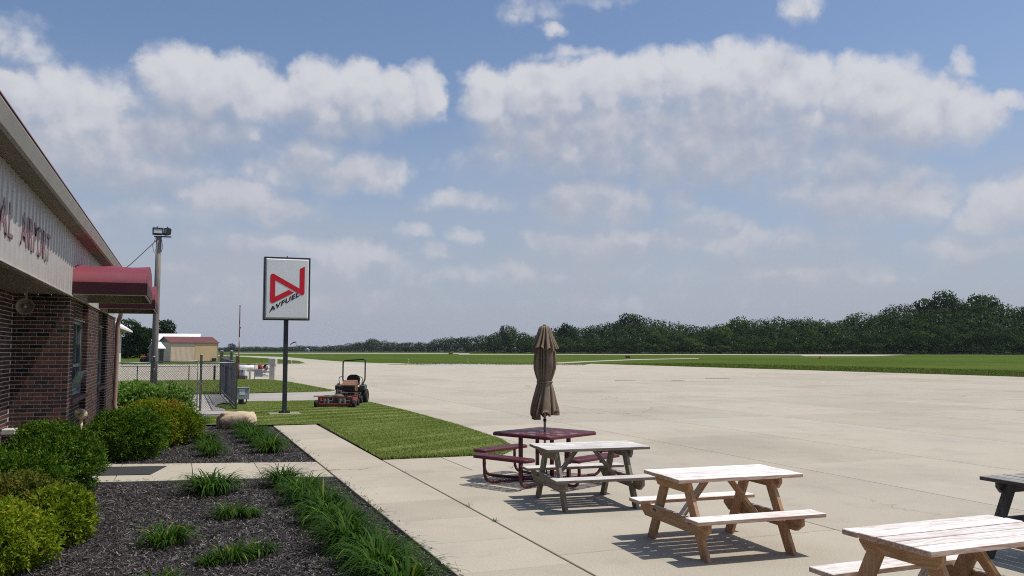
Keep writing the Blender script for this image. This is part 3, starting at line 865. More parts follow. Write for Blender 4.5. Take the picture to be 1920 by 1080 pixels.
# windows
def window(y0, y1, z0, z1, hopper):
    f = MB(); X = -1.955
    for y in (y0, y1):
        f.box(W(X, y + (.03 if y == y0 else -.03), (z0 + z1) / 2), (.07, .06, z1 - z0), .004)
    for z in (z0 + .03, z1 - .03):
        f.box(W(X, (y0 + y1) / 2, z), (.066, y1 - y0 - .12, .06), .004)
    zt = z0 + (z1 - z0) * .40
    f.box(W(X, (y0 + y1) / 2, zt), (.074, y1 - y0 - .118, .07), .004)
    n = 3
    for i in range(1, n):
        y = y0 + (y1 - y0) * i / n
        f.box(W(X, y, (zt + z1) / 2), (.060, .045, z1 - zt - .13))
        if i == 2 or not hopper:
            f.box(W(X, y, (zt + z0) / 2), (.060, .045, zt - z0 - .13))
    wo = f.build('window', MT['window_frame'], bld)
    for i in range(n):
        a, b_ = y0 + (y1 - y0) * i / n + .03, y0 + (y1 - y0) * (i + 1) / n - .03
        g = MB(); g.box(W(X - .012, (a + b_) / 2, (zt + z1) / 2), (.008, b_ - a, z1 - zt - .1)); g.build('pane', MT['glass'], wo)
        g = MB(); g.box(W(X - .012, (a + b_) / 2, (zt + z0) / 2), (.008, b_ - a, zt - z0 - .1)); g.build('pane', MT['glass'], wo)
    if hopper:                                      # the lower sash tipped open
        h = MB(); a, b_ = y0 + .12, y0 + (y1 - y0) * 2 / 3 - .04
        zb = z0 + .09; ht = zt - zb - .06
        ang = R(24)
        Mx = Matrix.Translation(Vector(W(X + .05, (a + b_) / 2, zb))) @ Matrix.Rotation(ang, 4, 'Y')
        h.box((0, 0, ht / 2), (.010, b_ - a - .08, ht - .08), M=Mx)
        ho = h.build('hopper_pane', MT['hopper'], wo)
        h = MB()
        for s_ in (-1, 1):
            h.box((0, s_ * ((b_ - a) / 2 - .02), ht / 2), (.035, .04, ht), .003, M=Mx)
        h.box((0, 0, .02), (.034, b_ - a - .082, .04), .003, M=Mx); h.box((0, 0, ht - .02), (.034, b_ - a - .082, .04), .003, M=Mx)
        h.build('sash', MT['window_frame'], wo)
    s_ = MB(); s_.box(W(-1.86, (y0 + y1) / 2 - .05, z0 - .05), (.20, y1 - y0 + .18, .075), .008); s_.build('window_sill', MT['sill'], wo)
window(17.43, 19.86, 1.13, 2.57, True)
window(22.63, 24.66, 1.13, 2.57, False)
# fascia and ribbed siding
FY0, FY1, FZ0, FZ1 = 3.0, 27.4, 2.955, 4.02
fa = MB(); fa.box(W(-1.87, (FY0 + FY1) / 2, (FZ0 + FZ1) / 2), (.14, FY1 - FY0, FZ1 - FZ0)); fa.build('fascia', MT['siding'], bld)
rib = MB().prism([(-.036, 0), (-.018, .015), (.018, .015), (.036, 0)], 0, FZ1 - FZ0 - .004, Matrix(((0, 1, 0, 0), (1, 0, 0, 0), (0, 0, 1, 0), (0, 0, 0, 1)))).mesh('siding_rib', MT['siding'])
y = FY0 + .1
while y < FY1:
    link('siding_rib', rib, bld, W(-1.8, y, FZ0 + .002)); y += .29
t_ = MB(); t_.box(W(-1.80, (FY0 + FY1) / 2, FZ0 - .012), (.06, FY1 - FY0, .022), .003); t_.build('fascia_trim', MT['cream'], bld)
so = MB(); so.box(W(-4.4, 9.8, 2.985), (5.0, 13.6, .05)); so.build('entry_soffit', MT['soffit'], bld)
ev = MB(); ev.box(W(-1.692, 14.9, 4.034), (.212, 25.0, .02)); ev.build('eave_soffit', MT['soffit'], bld)
gu = MB()
gu.prism([(0, 0), (.05, 0), (.10, .14), (.10, .155), (0, .155)], 0, 25.0, Matrix.Translation(Vector(W(-1.583, 2.4, 4.012))) @ Matrix(((1, 0, 0, 0), (0, 0, 1, 0), (0, 1, 0, 0), (0, 0, 0, 1))))
gu.build('gutter', MT['trim'], bld)
de = MB(); de.box(W(-1.535, 14.9, 4.183), (.12, 25.02, .012)); de.build('drip_edge', MT['drip'], bld)
rf = MB()
rf.add([W(-1.5, 2.4, 4.19), W(-1.5, 27.4, 4.19), W(-9.5, 27.4, 5.0), W(-9.5, 2.4, 5.0), W(-1.62, 2.4, 4.05), W(-1.62, 27.4, 4.05), W(-9.5, 27.4, 4.05), W(-9.5, 2.4, 4.05)],
       [(0, 1, 2, 3), (4, 7, 6, 5), (0, 4, 5, 1), (1, 5, 6, 2), (2, 6, 7, 3), (3, 7, 4, 0)])
rf.build('roof', MT['roof'], bld)
bk = MB(); bk.box(W(-6.4, 22.3, 1.45), (6.6, 10.8, 2.9)); bk.build('rear_wall', MT['mortar'], bld)

# lettering on the siding (only the end of the name is in the picture)
def text_mesh(name, body, size, extrude, m, offset=0.0, spacing=1.0):
    cu = bpy.data.curves.new(name, 'FONT')
    cu.body = body; cu.size = size; cu.extrude = extrude; cu.offset = offset; cu.space_character = spacing
    cu.align_x = 'LEFT'
    cu.resolution_u = 3
    tmp = bpy.data.objects.new(name + '_tmp', cu)
    COL.objects.link(tmp)
    bpy.context.view_layer.update()
    me = bpy.data.meshes.new_from_object(tmp.evaluated_get(bpy.context.evaluated_depsgraph_get()))
    bpy.data.objects.remove(tmp); bpy.data.curves.remove(cu)
    me.name = name
    me.materials.clear(); me.materials.append(m)
    return me
def wall_word(body, y0, y1, z0, z1):
    me = text_mesh('lettering', body, 1.0, .02, MT['letter'], -.004)
    co = np.zeros(len(me.vertices) * 3, dtype=np.float32); me.vertices.foreach_get('co', co); co = co.reshape(-1, 3)
    lo, hi = co.min(0), co.max(0)
    n = np.zeros_like(co)
    n[:, 1] = y0 + (co[:, 0] - lo[0]) / (hi[0] - lo[0]) * (y1 - y0)
    n[:, 2] = z0 + (co[:, 1] - lo[1]) / (hi[1] - lo[1]) * (z1 - z0)
    n[:, 0] = .0145 + (co[:, 2] - lo[2]) / (hi[2] - lo[2]) * .005
    n[:, 1] -= BY
    me.vertices.foreach_set('co', n.ravel()); me.update()
    link('lettering', me, bld)
wall_word('AL', 10.18, 10.97, 3.24, 3.62)
wall_word('AIRPORT', 11.47, 13.88, 3.24, 3.64)

# awnings
def awning(y0, y1, z, x1, label):
    L = x1 - (-1.795); w = y1 - y0; hv = .215; hc = .40
    prof = [(0, 0), (0, hv)]
    for i in range(1, 12):
        a = math.pi * i / 12
        prof.append((w / 2 - w / 2 * math.cos(a), hv + hc * math.sin(a) ** .8))
    prof += [(w, hv), (w, 0)]
    cv = MB(); nx = 9; o = 0
    arcp = prof[1:-1]
    for j in range(nx):
        t = j / (nx - 1)
        sag = -.022 * math.sin(math.pi * ((t * 2) % 1.0)) if 0 < t < 1 else 0
        for (yy, zz) in arcp:
            k = max(0.0, (zz - hv) / hc)
            cv.v.append(W(-1.795 + L * t, y0 + yy, z + zz + sag * k))
    n = len(arcp)
    for j in range(nx - 1):
        for i in range(n - 1):
            cv.f.append((j * n + i, j * n + i + 1, (j + 1) * n + i + 1, (j + 1) * n + i))
    a_o = cv.build('awning', MT['awning'], bld, smooth=True, fix=False)
    a_o['label'] = label
    e = MB()
    e.prism([(yy, zz) for yy, zz in prof[1:-1]], -.004, .012, Matrix.Translation(Vector(W(x1, y0, z))) @ Matrix(((0, 0, 1, 0), (1, 0, 0, 0), (0, 1, 0, 0), (0, 0, 0, 1))))
    e.build('end_panel', MT['awning'], a_o)
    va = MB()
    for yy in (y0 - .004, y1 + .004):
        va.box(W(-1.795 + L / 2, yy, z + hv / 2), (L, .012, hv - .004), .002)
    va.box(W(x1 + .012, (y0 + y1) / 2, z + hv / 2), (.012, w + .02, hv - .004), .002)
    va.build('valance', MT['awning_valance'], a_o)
    fr = MB()
    for yy in (y0 + .025, y1 - .025):
        fr.beam(W(-1.79, yy, z - .005), W(x1 - .01, yy, z - .005), .025, .02)
        fr.beam(W(-1.79, yy, z + hv), W(x1 - .01, yy, z + hv), .02, .02)
    fr.beam(W(x1 - .012, y0 + .04, z - .005), W(x1 - .012, y1 - .04, z - .005), .025, .02)
    fr.build('awning_frame', MT['cream'], a_o)
    ln = MB(); ln.box(W(-1.79 + L / 2, y1 - .02, z + hv / 2 + .004), (L - .02, .006, hv), 0); ln.box(W(-1.79 + L / 2, (y0 + y1) / 2, z + hv + .02), (L - .03, w - .04, .006)); ln.build('lining', MT['awning_under'], a_o)
awning(16.75, 19.65, 2.985, -.595, 'nearer maroon barrel awning over the open hopper window')
awning(22.2, 25.0, 2.985, -.605, 'farther maroon barrel awning half hidden behind the nearer one')
# downpipe
dp = MB()
dp.tube(rounded([W(-1.62, 27.3, 4.0), W(-1.62, 27.3, 3.05), W(-1.70, 27.4, 2.80), W(-1.72, 27.4, .35), W(-1.50, 27.4, .12)], .12), .062, 8)
dp.build('downpipe', MT['downpipe'], bld, smooth=True)

t = thing('horn_speaker', 'round tan horn speaker hanging under the dark entry soffit', 'speaker', (-2.33, 15.6, 2.70))
h = MB(); Mh = Matrix.Rotation(R(98), 4, 'X') @ Matrix.Rotation(R(12), 4, 'Y')
h.lathe([(.03, -.20), (.04, -.12), (.06, -.05), (.10, -.01), (.135, .02), (.128, .02), (.09, -.015), (.05, -.05)], 24, Mh)
h.build('horn', MT['horn'], t, smooth=True)
h = MB(); h.lathe([(.0, -.07), (.026, -.06), (.026, .0), (.015, .012), (.0, .014)], 12, Mh, caps=False); h.build('horn_core', MT['cream'], t, smooth=True)
h = MB(); h.beam((0, .12, .0), (0, .12, .28), .03, .012, up=(0, 1, 0)); h.box((0, .12, .275), (.10, .06, .012)); h.build('bracket', MT['cream'], t)

t = thing('vent_pipe', 'cream painted standpipe with a round open head by the brick corner', 'pipe', (-1.35, 16.3, 0))
p0 = at(156, 800, .7)
t.location = (-1.63, 17.3, 0)
h = MB(); h.tube([(0, 0, 0), (0, 0, .80)], .040, 12); h.build('pipe', MT['yellow_cream'], t, smooth=True)
h = MB(); Mv = Matrix.Translation((0, 0, .86)) @ Matrix.Rotation(R(80), 4, 'X') @ Matrix.Rotation(R(-20), 4, 'Y')
h.lathe([(.035, -.07), (.085, -.07), (.097, -.05), (.097, .05), (.085, .07), (.035, .07), (.035, -.07)], 18, Mv, caps=False)
h.box((-.055, 0, .905), (.12, .12, .07), .02)
h.build('head', MT['yellow_cream'], t, smooth=False)

t = thing('planter_wall', 'low brick wall with a pale stone cap in front of the recess', 'wall', (-3.05, 16.25, 0))
h = MB(); h.box((0, 0, .68), (1.15, .34, .085), .008); h.build('stone_cap', MT['stone_cap'], t)
h = MB(); h.box((0, 0, .31), (1.02, .22, .64)); h.build('mortar_core', MT['mortar'], t)
for c in range(9):
    for i in range(5):
        link('brick', brick_me('s', pick()), t, (-.40 + i * .202 + (c % 2) * .0, -.112, .035 + c * CO))

# ------------------------------------------------------------------ picnic tables
def picnic_table(label, loc, rotz, wood, top_wood, legx=(-.53, .42), benches=True):
    t = thing('picnic_table', label, 'picnic table', loc, rotz, 'wooden picnic tables on the apron')
    def part(name, fn, m, parent=t):
        b = MB(); fn(b)
        cx = Vector((0, 0, 0))
        for v in b.v:
            cx += Vector(v)
        cx /= len(b.v)
        return b, cx
    def put(name, b, m, origin, rot=None, parent=t):
        o = b.build(name, m, parent); o.location = origin
        if rot is not None:
            o.rotation_euler = rot.to_euler()
        return o
    rj = random.Random(hash(label) % 999 if False else len(label))
    L = 1.42
    for i in range(5):
        w = .139; y = (i - 2) * .1565
        b = MB(); b.box((0, 0, 0), (L, w, .038), .004)
        put('tabletop_plank', b, top_wood[0], (rj.uniform(-.004, .004), y, .731 + rj.uniform(-.0015, .0015)))
    for s in ((-1, 1) if benches else ()):
        b = MB(); b.box((0, 0, 0), (L, .245, .038), .004)
        put('bench_plank', b, top_wood[0], (rj.uniform(-.006, .006), s * .605, .391))
    def member(name, p0, p1, w, h, up):
        p0, p1 = Vector(p0), Vector(p1)
        d = p1 - p0; Lm = d.length; d.normalize(); u = Vector(up); sd = d.cross(u).normalized(); u = sd.cross(d)
        b = MB(); b.box((0, 0, 0), (Lm, w, h), .004)
        return put(name, b, wood[0], (p0 + p1) / 2, Matrix((d, sd, u)).transposed())
    for xi, x in enumerate(legx):
        out = -1 if xi == 0 else 1
        for s in (-1, 1):                           # splayed legs, cut level at the floor
            y1, y0 = s * .20, s * .56
            hw = .068
            poly = [(y0 - hw, 0), (y0 + hw, 0), (y1 + hw, .709), (y1 - hw, .709)]
            b = MB(); Mx = Matrix(((0, 0, 1, 0), (1, 0, 0, 0), (0, 1, 0, 0), (0, 0, 0, 1)))
            b.prism(poly, -.019, .019, Mx)
            # turn so that the grain (object x) follows the leg
            lo = put('leg', b, wood[2], (x, 0, 0))
            bt = MB()
            for (yy, zz) in ((s * (.56 - .36 * (.33 / .709)), .335), (s * (.56 - .36 * (.30 / .709)) - s * .05, .325)):
                bt.lathe([(.011, -.004), (.011, .006), (.004, .010)], 8, Matrix.Translation((out * .062, yy, zz)) @ Matrix.Rotation(R(90 * out), 4, 'Y'))
            bt.build('bolt', MT['galv_dark'], lo)
        xo = x + out * .039                          # bench bearer on the outside of the legs
        b = MB(); k_ = .70 if benches else .42
        b.prism([(-k_, .371), (-k_, .30), (-k_ + .1, .235), (k_ - .1, .235), (k_, .30), (k_, .371)], -.019, .019, Matrix(((0, 0, 1, 0), (1, 0, 0, 0), (0, 1, 0, 0), (0, 0, 0, 1))))
        put('bench_bearer', b, wood[1], (xo, 0, 0))
        b = MB()
        b.prism([(-.35, .7115), (-.35, .66), (-.30, .605), (.30, .605), (.35, .66), (.35, .7115)], -.019, .019, Matrix(((0, 0, 1, 0), (1, 0, 0, 0), (0, 1, 0, 0), (0, 0, 0, 1))))
        put('cleat', b, wood[1], (xo, 0, 0))
        member('brace', (x - out * .03, 0, .30), (x - out * .36, 0, .70), .09, .038, (0, 1, 0) if False else (out * .7, 0, .7))
    return t
picnic_table('grey weathered picnic table nearest the closed umbrella', (5.09, 10.44, 0), R(-5), WOOD_GREY, WOOD_GREY)
picnic_table('tan picnic table with bleached top standing between the grey and the nearest table', (5.27, 7.68, 0), R(-3), WOOD_TAN, WOOD_TOP)
picnic_table('closest pale topped tan picnic table with its benches cut off below', (5.10, 4.58, 0), R(1), WOOD_TAN, WOOD_TOP)
picnic_table('dark charcoal stained picnic table half cut off at the edge of the picture', (7.86, 5.78, 0), R(90), WOOD_DARK, WOOD_DARK, (-.5, .5), False)

# red metal table
RT = thing('metal_table', 'maroon perforated steel picnic table with four attached benches around the umbrella', 'table', (5.30, 12.43, 0), R(26.4))
def skirted(w, d, z, r=.03, sk=.055):
    b = MB(); rings = []
    prof = [(0, 0)] + [(r * math.sin(a), -r * (1 - math.cos(a))) for a in [R(20), R(45), R(70), R(90)]] + [(r, -sk)]
    for (o_, dz) in prof:
        ring = []
        for (sx, sy) in ((1, 1), (-1, 1), (-1, -1), (1, -1)):
            a0 = {(1, 1): 0, (-1, 1): 90, (-1, -1): 180, (1, -1): 270}[(sx, sy)]
            for k in range(4):
                a = R(a0 + 30 * k)
                cr = .05 + o_
                ring.append((sx * (w / 2 - .05 - r) + cr * math.cos(a), sy * (d / 2 - .05 - r) + cr * math.sin(a), z + dz))
        rings.append(ring)
    n = 16
    for ring in rings:
        b.v += ring
    for i in range(len(rings) - 1):
        for k in range(n):
            b.f.append((i * n + k, i * n + (k + 1) % n, (i + 1) * n + (k + 1) % n, (i + 1) * n + k))
    b.f.append(tuple(range(n)))
    return b
skirted(1.18, 1.18, .75).build('tabletop', MT['perf'], RT)
h = MB()
for i in (-.29, 0, .29):
    h.box((i, 0, .738), (.03, 1.08, .018)); h.box((0, i, .7365), (1.08, .03, .016))
h.build('tabletop_rib', MT['red_metal'], RT)
for k in range(4):
    a = R(90 * k)
    Mz = Matrix.Rotation(a, 4, 'Z')
    bo = skirted(1.08, .27, .45, .025, .05)
    me = bo.mesh('bench', MT['perf'])
    o = link('bench', me, RT, Mz @ Vector((0, -.93, 0)), a)
    for s in (-1, 1):
        pts = rounded([(s * .36, -.96, .41), (s * .36, -.96, .035), (s * .24, -.38, .035), (s * .05, -.14, .035)], .17, 7)
        h = MB(); h.tube([Mz @ Vector(p) for p in pts], .024, 10); h.build('bench_support', MT['red_metal'], RT, smooth=True)
    h = MB(); h.tube([Mz @ Vector((.0, -.16, .03)), Mz @ Vector((.0, -.16, .72))], .022, 8); h.build('column', MT['red_metal'], RT, smooth=True)
ang = -R(26.4)
for s in (-1, 1):
    d = Matrix.Rotation(ang, 3, 'Z') @ Vector((.934 * .37 * s, -.357 * .37 * s, 0))
    h = MB(); h.box((d.x, d.y, .36), (.055, .055, .72), .006); h.build('leg', MT['red_metal'], RT)

# umbrella
U = thing('patio_umbrella', 'closed brown canvas patio umbrella standing through the maroon table', 'umbrella', (5.335, 12.50, 0))
h = MB(); h.tube([(0, 0, 0), (0, 0, 2.36)], .020, 12); h.build('pole', MT['umb_pole'], U, smooth=True)
h = MB(); h.tube([(0, 0, .895), (0, 0, .935)], .026, 12); h.build('pole_collar', MT['black'], U, smooth=True)
h = MB(); h.lathe([(.19, 0), (.19, .03), (.05, .06), (.03, .16)], 20); h.build('base', MT['black'], U, smooth=True)
def pleated(name, zs, rs, amps, pl_n, seed, hem, m):
    rg = np.random.default_rng(seed); n = 220
    th = np.linspace(0, 2 * np.pi, n, endpoint=False)
    ph = rg.uniform(0, 2 * np.pi); gpos = np.cumsum(rg.uniform(.5, 1.5, pl_n)); gpos *= 2 * np.pi / gpos[-1]
    gam = rg.uniform(.6, 1.1, pl_n); gw = rg.uniform(.07, .15, pl_n)
    V = []
    for z, r, a in zip(zs, rs, amps):
        tw = .35 * math.sin(z * 3.1 + seed)
        fold = np.ones(n)
        for gk in range(pl_n):                       # narrow deep creases between puffed panels
            dd = (th + tw - gpos[gk] + np.pi) % (2 * np.pi) - np.pi
            fold -= gam[gk] * np.exp(-(dd / gw[gk]) ** 2)
        fold = np.clip(fold, -.1, 1)
        rr = .93 * r * (1 - a * (1 - fold)) * (1 + .10 * np.sin(2 * th + ph + z * 2) + .05 * np.sin(3 * th - z * 5))
        hz_ = hem(th) if z == zs[0] else np.zeros(n)
        V.append(np.stack([rr * np.cos(th + tw * .3), rr * np.sin(th + tw * .3), z + hz_], 1))
    V = np.concatenate(V); F = []
    for i in range(len(zs) - 1):
        for j in range(n):
            F.append((i * n + j, i * n + (j + 1) % n, (i + 1) * n + (j + 1) % n, (i + 1) * n + j))
    return link(name, np_mesh(name, V, np.array(F), m, smooth=True), U)
zs = [1.00, 1.04, 1.1, 1.18, 1.26, 1.34, 1.42, 1.48, 1.51, 1.55, 1.63, 1.72, 1.82, 1.92, 2.02, 2.12, 2.2]
rs = [.250, .250, .240, .218, .194, .170, .146, .124, .112, .124, .150, .172, .178, .172, .158, .13, .09]
am = [.62, .62, .60, .56, .52, .46, .38, .26, .2, .26, .40, .48, .52, .52, .5, .4, .3]
pleated('canopy', zs, rs, am, 11, 5, lambda th: -.05 * np.cos(th * 1 - 2.2) + .04 * np.sin(5 * th) + .02 * np.sin(9 * th), MT['umb'])
pleated('canopy_flap', [2.03, 2.08, 2.14, 2.21, 2.28, 2.34, 2.375, 2.386], [.258, .232, .200, .165, .132, .105, .082, .03], [.40, .40, .38, .35, .3, .2, .12, .1], 12, 8, lambda th: .03 * np.sin(th * 2 + 1) + .025 * np.sin(10 * th), MT['umb'])
h = MB(); h.lathe([(.120, 1.495), (.129, 1.50), (.129, 1.515), (.120, 1.52)], 24, caps=False); h.build('tie_strap', MT['umb'], U, smooth=True)
h = MB(); h.lathe([(.028, 2.375), (.030, 2.395), (.012, 2.41)], 12); h.build('finial', MT['umb'], U, smooth=True)

# ------------------------------------------------------------------ pylon sign
S = thing('pylon_sign', 'white fuel sign with a red angular logo on a dark square pole', 'sign', (3.12, 28.25, 0))
h = MB(); h.box((0, 0, 1.49), (.135, .135, 2.94), .008); h.build('pole', MT['sign_pole'], S)
h = MB(); h.box((0, 0, .03), (.34, .34, .02), .003)
for sx in (-1, 1):
    for a in (0, 90):
        h.box((0, 0, 0), (.0001, .0001, .0001))
        Mx = Matrix.Rotation(R(a), 4, 'Z')
        h.prism([(sx * .07, .04), (sx * .14, .04), (sx * .07, .12)], -.006, .006, Mx @ Matrix.Rotation(R(90), 4, 'X'))
h.build('base_plate', MT['sign_frame'], S)
for sx in (-1, 1):
    for sy in (-1, 1):
        h = MB(); h.tube([(sx * .135, sy * .135, .0), (sx * .135, sy * .135, .10)], .012, 8); h.tube([(sx * .135, sy * .135, .04), (sx * .135, sy * .135, .062)], .024, 6); h.build('anchor_bolt', MT['sign_frame'], S)
SW, SH, SZ = 1.43, 2.0, 2.955
h = MB()
for sx in (-1, 1):
    h.box((sx * (SW / 2 - .016), 0, SZ + SH / 2), (.032, .30, SH), .004)
for zz in (SZ + .016, SZ + SH - .016):
    h.box((0, 0, zz), (SW - .066, .296, .032), .004)
h.build('cabinet', MT['sign_frame'], S)
h = MB()                                            # pan-formed face: bevelled rim rising to a flat panel
o_, i_ = (SW / 2 - .034, SH / 2 - .034), (SW / 2 - .085, SH / 2 - .085)
for (q, yy) in ((o_, -.12), (i_, -.175)):
    h.v += [(-q[0], yy, SZ + SH / 2 - q[1]), (q[0], yy, SZ + SH / 2 - q[1]), (q[0], yy, SZ + SH / 2 + q[1]), (-q[0], yy, SZ + SH / 2 + q[1])]
for k in range(4):
    h.f.append((k, (k + 1) % 4, 4 + (k + 1) % 4, 4 + k))
h.build('face_rim', MT['sign_pan'], S, fix=False)
h = MB(); h.box((0, -.171, SZ + SH / 2), (i_[0] * 2 - .001, .012, i_[1] * 2 - .001)); h.build('face_panel', MT['sign_white'], S)
h = MB(); h.box((0, .14, SZ + SH / 2), (SW - .07, .02, SH - .07)); h.build('back_panel', MT['sign_white'], S)
h = MB(); h.tube([(.0, 0, SZ + SH), (.0, 0, SZ + SH + .05)], .018, 8); h.build('lifting_eye', MT['sign_frame'], S)
def sgn(x, y):                                      # logo sketch (in a 620 x 858 frame) to the panel
    lx = x - (112 - 20 * (y - 82) / 858.0)
    return ((lx / 623.0 - .5) * SW, SZ + SH - (y - 82 - lx * .012) / 852.0 * SH)
ctr = [Vector(sgn(*p)) for p in ((466, 549), (214, 676), (222, 345), (612, 566), (620, 224))]
hw = .077
L_, R_ = [], []
segs = [(ctr[i + 1] - ctr[i]).normalized() for i in range(4)]
nr = [Vector((-d.y, d.x)) for d in segs]
def inter(p, d, q, e):
    den = d.x * e.y - d.y * e.x
    k = ((q.x - p.x) * e.y - (q.y - p.y) * e.x) / den
    return p + d * k
faces = []; lv = []
def addpoly(pts):
    o = len(lv); lv.extend(pts); faces.append(tuple(range(o, o + len(pts))))
starts = [None] * 4; ends = [None] * 4
diag = segs[2]
starts[0] = (inter(ctr[0] + nr[0] * hw, segs[0], Vector(sgn(432, 527)), diag), inter(ctr[0] - nr[0] * hw, segs[0], Vector(sgn(432, 527)), diag))
slant = (Vector(sgn(655, 206)) - Vector(sgn(584, 243))).normalized()
ends[3] = (inter(ctr[4] + nr[3] * hw, segs[3], Vector(sgn(655, 206)), slant), inter(ctr[4] - nr[3] * hw, segs[3], Vector(sgn(655, 206)), slant))
for i in range(3):
    d0, d1, n0, n1, c = segs[i], segs[i + 1], nr[i], nr[i + 1], ctr[i + 1]
    cr = d0.x * d1.y - d0.y * d1.x
    s = 1 if cr > 0 else -1                          # inner side
    inn = inter(c + n0 * hw * s, d0, c + n1 * hw * s, d1)
    o0, o1 = c - n0 * hw * s, c - n1 * hw * s
    ends[i] = (inn, o0) if s > 0 else (o0, inn)
    starts[i + 1] = (inn, o1) if s > 0 else (o1, inn)
    a0, a1 = math.atan2(*(o0 - c).yx), math.atan2(*(o1 - c).yx)
    while a1 - a0 > math.pi: a1 -= 2 * math.pi
    while a1 - a0 < -math.pi: a1 += 2 * math.pi
    addpoly([inn] + [c + Vector((math.cos(a0 + (a1 - a0) * k / 8), math.sin(a0 + (a1 - a0) * k / 8))) * hw for k in range(9)])
for i in range(4):
    addpoly([starts[i][0], starts[i][1], ends[i][1], ends[i][0]])
h = MB()
h.v = [(p.x, -.182, p.y) for p in lv]; h.f = faces
lo = h.build('logo', MT['sign_red'], S, fix=False)
# the word under the mark, set wide and slanted
A, B_ = Vector(sgn(168, 838)), Vector(sgn(578, 612))
dirw = (B_ - A)
def sign_word():
    me = text_mesh('lettering', 'AVFUEL', 1.0, 0.0, MT['black'], .040, 1.12)
    co = np.zeros(len(me.vertices) * 3, dtype=np.float32); me.vertices.foreach_get('co', co); co = co.reshape(-1, 3)
    lo_, hi_ = co.min(0), co.max(0)
    u = (co[:, 0] - lo_[0]) / (hi_[0] - lo_[0]); v = (co[:, 1] - lo_[1]) / (hi_[1] - lo_[1])
    up = Vector((.015, .165))
    n = np.zeros_like(co)
    n[:, 0] = A.x + u * dirw.x + v * up.x; n[:, 2] = A.y + u * dirw.y + v * up.y; n[:, 1] = -.1825
    me.vertices.foreach_set('co', n.ravel()); me.update()
    link('lettering', me, S)
sign_word()
pd = structure(MB().box((3.12, 28.25, .0), (.95, .72, .06), .01).build('sign_footing', MT['concrete']))

# ------------------------------------------------------------------ fence
def mesh_panel(b, p0, p1, z0, z1, pitch=.075, r=.0021):
    p0, p1 = Vector(p0), Vector(p1); d = (p1 - p0); L = d.length; d.normalize()
    H = z1 - z0
    k = -H
    while k < L:
        for sgn_ in (1, -1):
            a, c = k, k + H
            ta, tb = max(0.0, -a), min(H, L - a)
            if tb <= ta:
                continue
            q0 = (a + ta, ta); q1 = (a + tb, tb)
            if sgn_ < 0:
                q0 = (q0[0], H - q0[1]); q1 = (q1[0], H - q1[1])
            off = Vector((-d.y, d.x, 0)) * .0025 * sgn_
            b.tube([p0 + d * q0[0] + off + Vector((0, 0, z0 + q0[1])), p0 + d * q1[0] + off + Vector((0, 0, z0 + q1[1]))], r, 3, caps=False)
        k += pitch
FY = 30.6
def post(b, x, y, h_, r=.032):
    b.lathe([(r, 0), (r, h_ - .03), (r * 1.15, h_ - .03), (r * 1.12, h_), (r * .5, h_ + .022)], 10, Matrix.Translation((x, y, 0)))
FN = thing('chain_link_fence', 'galvanised chain-link fence with a pedestrian gate beside the terminal', 'fence', (0, 0, 0))
for (x, hh, r) in ((-2.2, 1.64, .03), (-.80, 1.80, .042), (.66, 1.86, .040), (1.79, 1.82, .036)):
    h = MB(); post(h, x, FY, hh, r); h.build('fence_post', MT['galv'], FN, smooth=True)
for (x0, x1, z) in ((-2.2, -.84, 1.60), (.70, 1.75, 1.585)):
    h = MB(); h.tube([(x0, FY, z), (x1, FY, z)], .022, 8); h.build('top_rail', MT['galv'], FN, smooth=True)
    h = MB(); mesh_panel(h, (x0, FY - .03, 0), (x1, FY - .03, 0), .05, z, .075, .0034); stuff(h.build('wire_mesh', MT['galv_dark'], FN, fix=False))
gt_ = MB()
gt_.tube([(-.72, FY, .10), (-.72, FY, 1.64), (.56, FY, 1.66), (.56, FY, .10)], .021, 8); gt_.tube([(-.72, FY, .10), (.56, FY, .10)], .02, 8); gt_.tube([(-.70, FY, .58), (.55, FY, .64)], .018, 8)
go_ = gt_.build('gate_frame', MT['galv'], FN, smooth=True)
h = MB(); mesh_panel(h, (-.70, FY - .025, 0), (.54, FY - .025, 0), .12, 1.62, .075, .0034); stuff(h.build('gate_mesh', MT['galv_dark'], go_, fix=False))
h = MB()
for z in (.35, .9, 1.4):
    h.lathe([(.047, -.02), (.047, .02)], 10, Matrix.Translation((-.80, FY, z))); h.box((-.755, FY, z), (.06, .03, .03))
    h.lathe([(.045, -.02), (.045, .02)], 10, Matrix.Translation((.66, FY, z)))
h.box((.60, FY - .03, .95), (.12, .03, .06)); h.build('hinge', MT['galv'], go_)
R2 = thing('chain_link_fence', 'chain-link fence run with sliding gate leading away from the gate post', 'fence', (0, 0, 0))
for (x, y, hh, r) in ((1.84, 35.2, 1.98, .05), (1.90, 35.8, 1.98, .05), (1.86, 43.6, 1.98, .075), (1.86, 44.1, 1.98, .06), (1.83, 39.5, 1.75, .035)):
    h = MB(); post(h, x, y, hh, r); h.build('fence_post', MT['galv'], R2, smooth=True)
h = MB(); h.tube([(1.80, 30.7, 1.60), (1.85, 44.0, 1.66)], .022, 8); h.build('top_rail', MT['galv'], R2, smooth=True)
h = MB(); h.tube([(1.80, 30.7, .15), (1.85, 44.0, .15)], .022, 8); h.build('bottom_rail', MT['galv'], R2, smooth=True)
h = MB(); mesh_panel(h, (1.80, 30.7, 0), (1.85, 44.0, 0), .06, 1.62, .065, .0033); stuff(h.build('wire_mesh', MT['galv_dark'], R2, fix=False))
h = MB(); mesh_panel(h, (1.90, 33.5, 0), (1.95, 42.0, 0), .10, 1.55, .065, .0033); h.tube([(1.92, 33.5, .12), (1.92, 33.5, 1.56), (1.96, 42.0, 1.56), (1.96, 42, .12), (1.92, 33.5, .12)], .02, 6); stuff(h.build('sliding_gate', MT['galv_dark'], R2, fix=False))
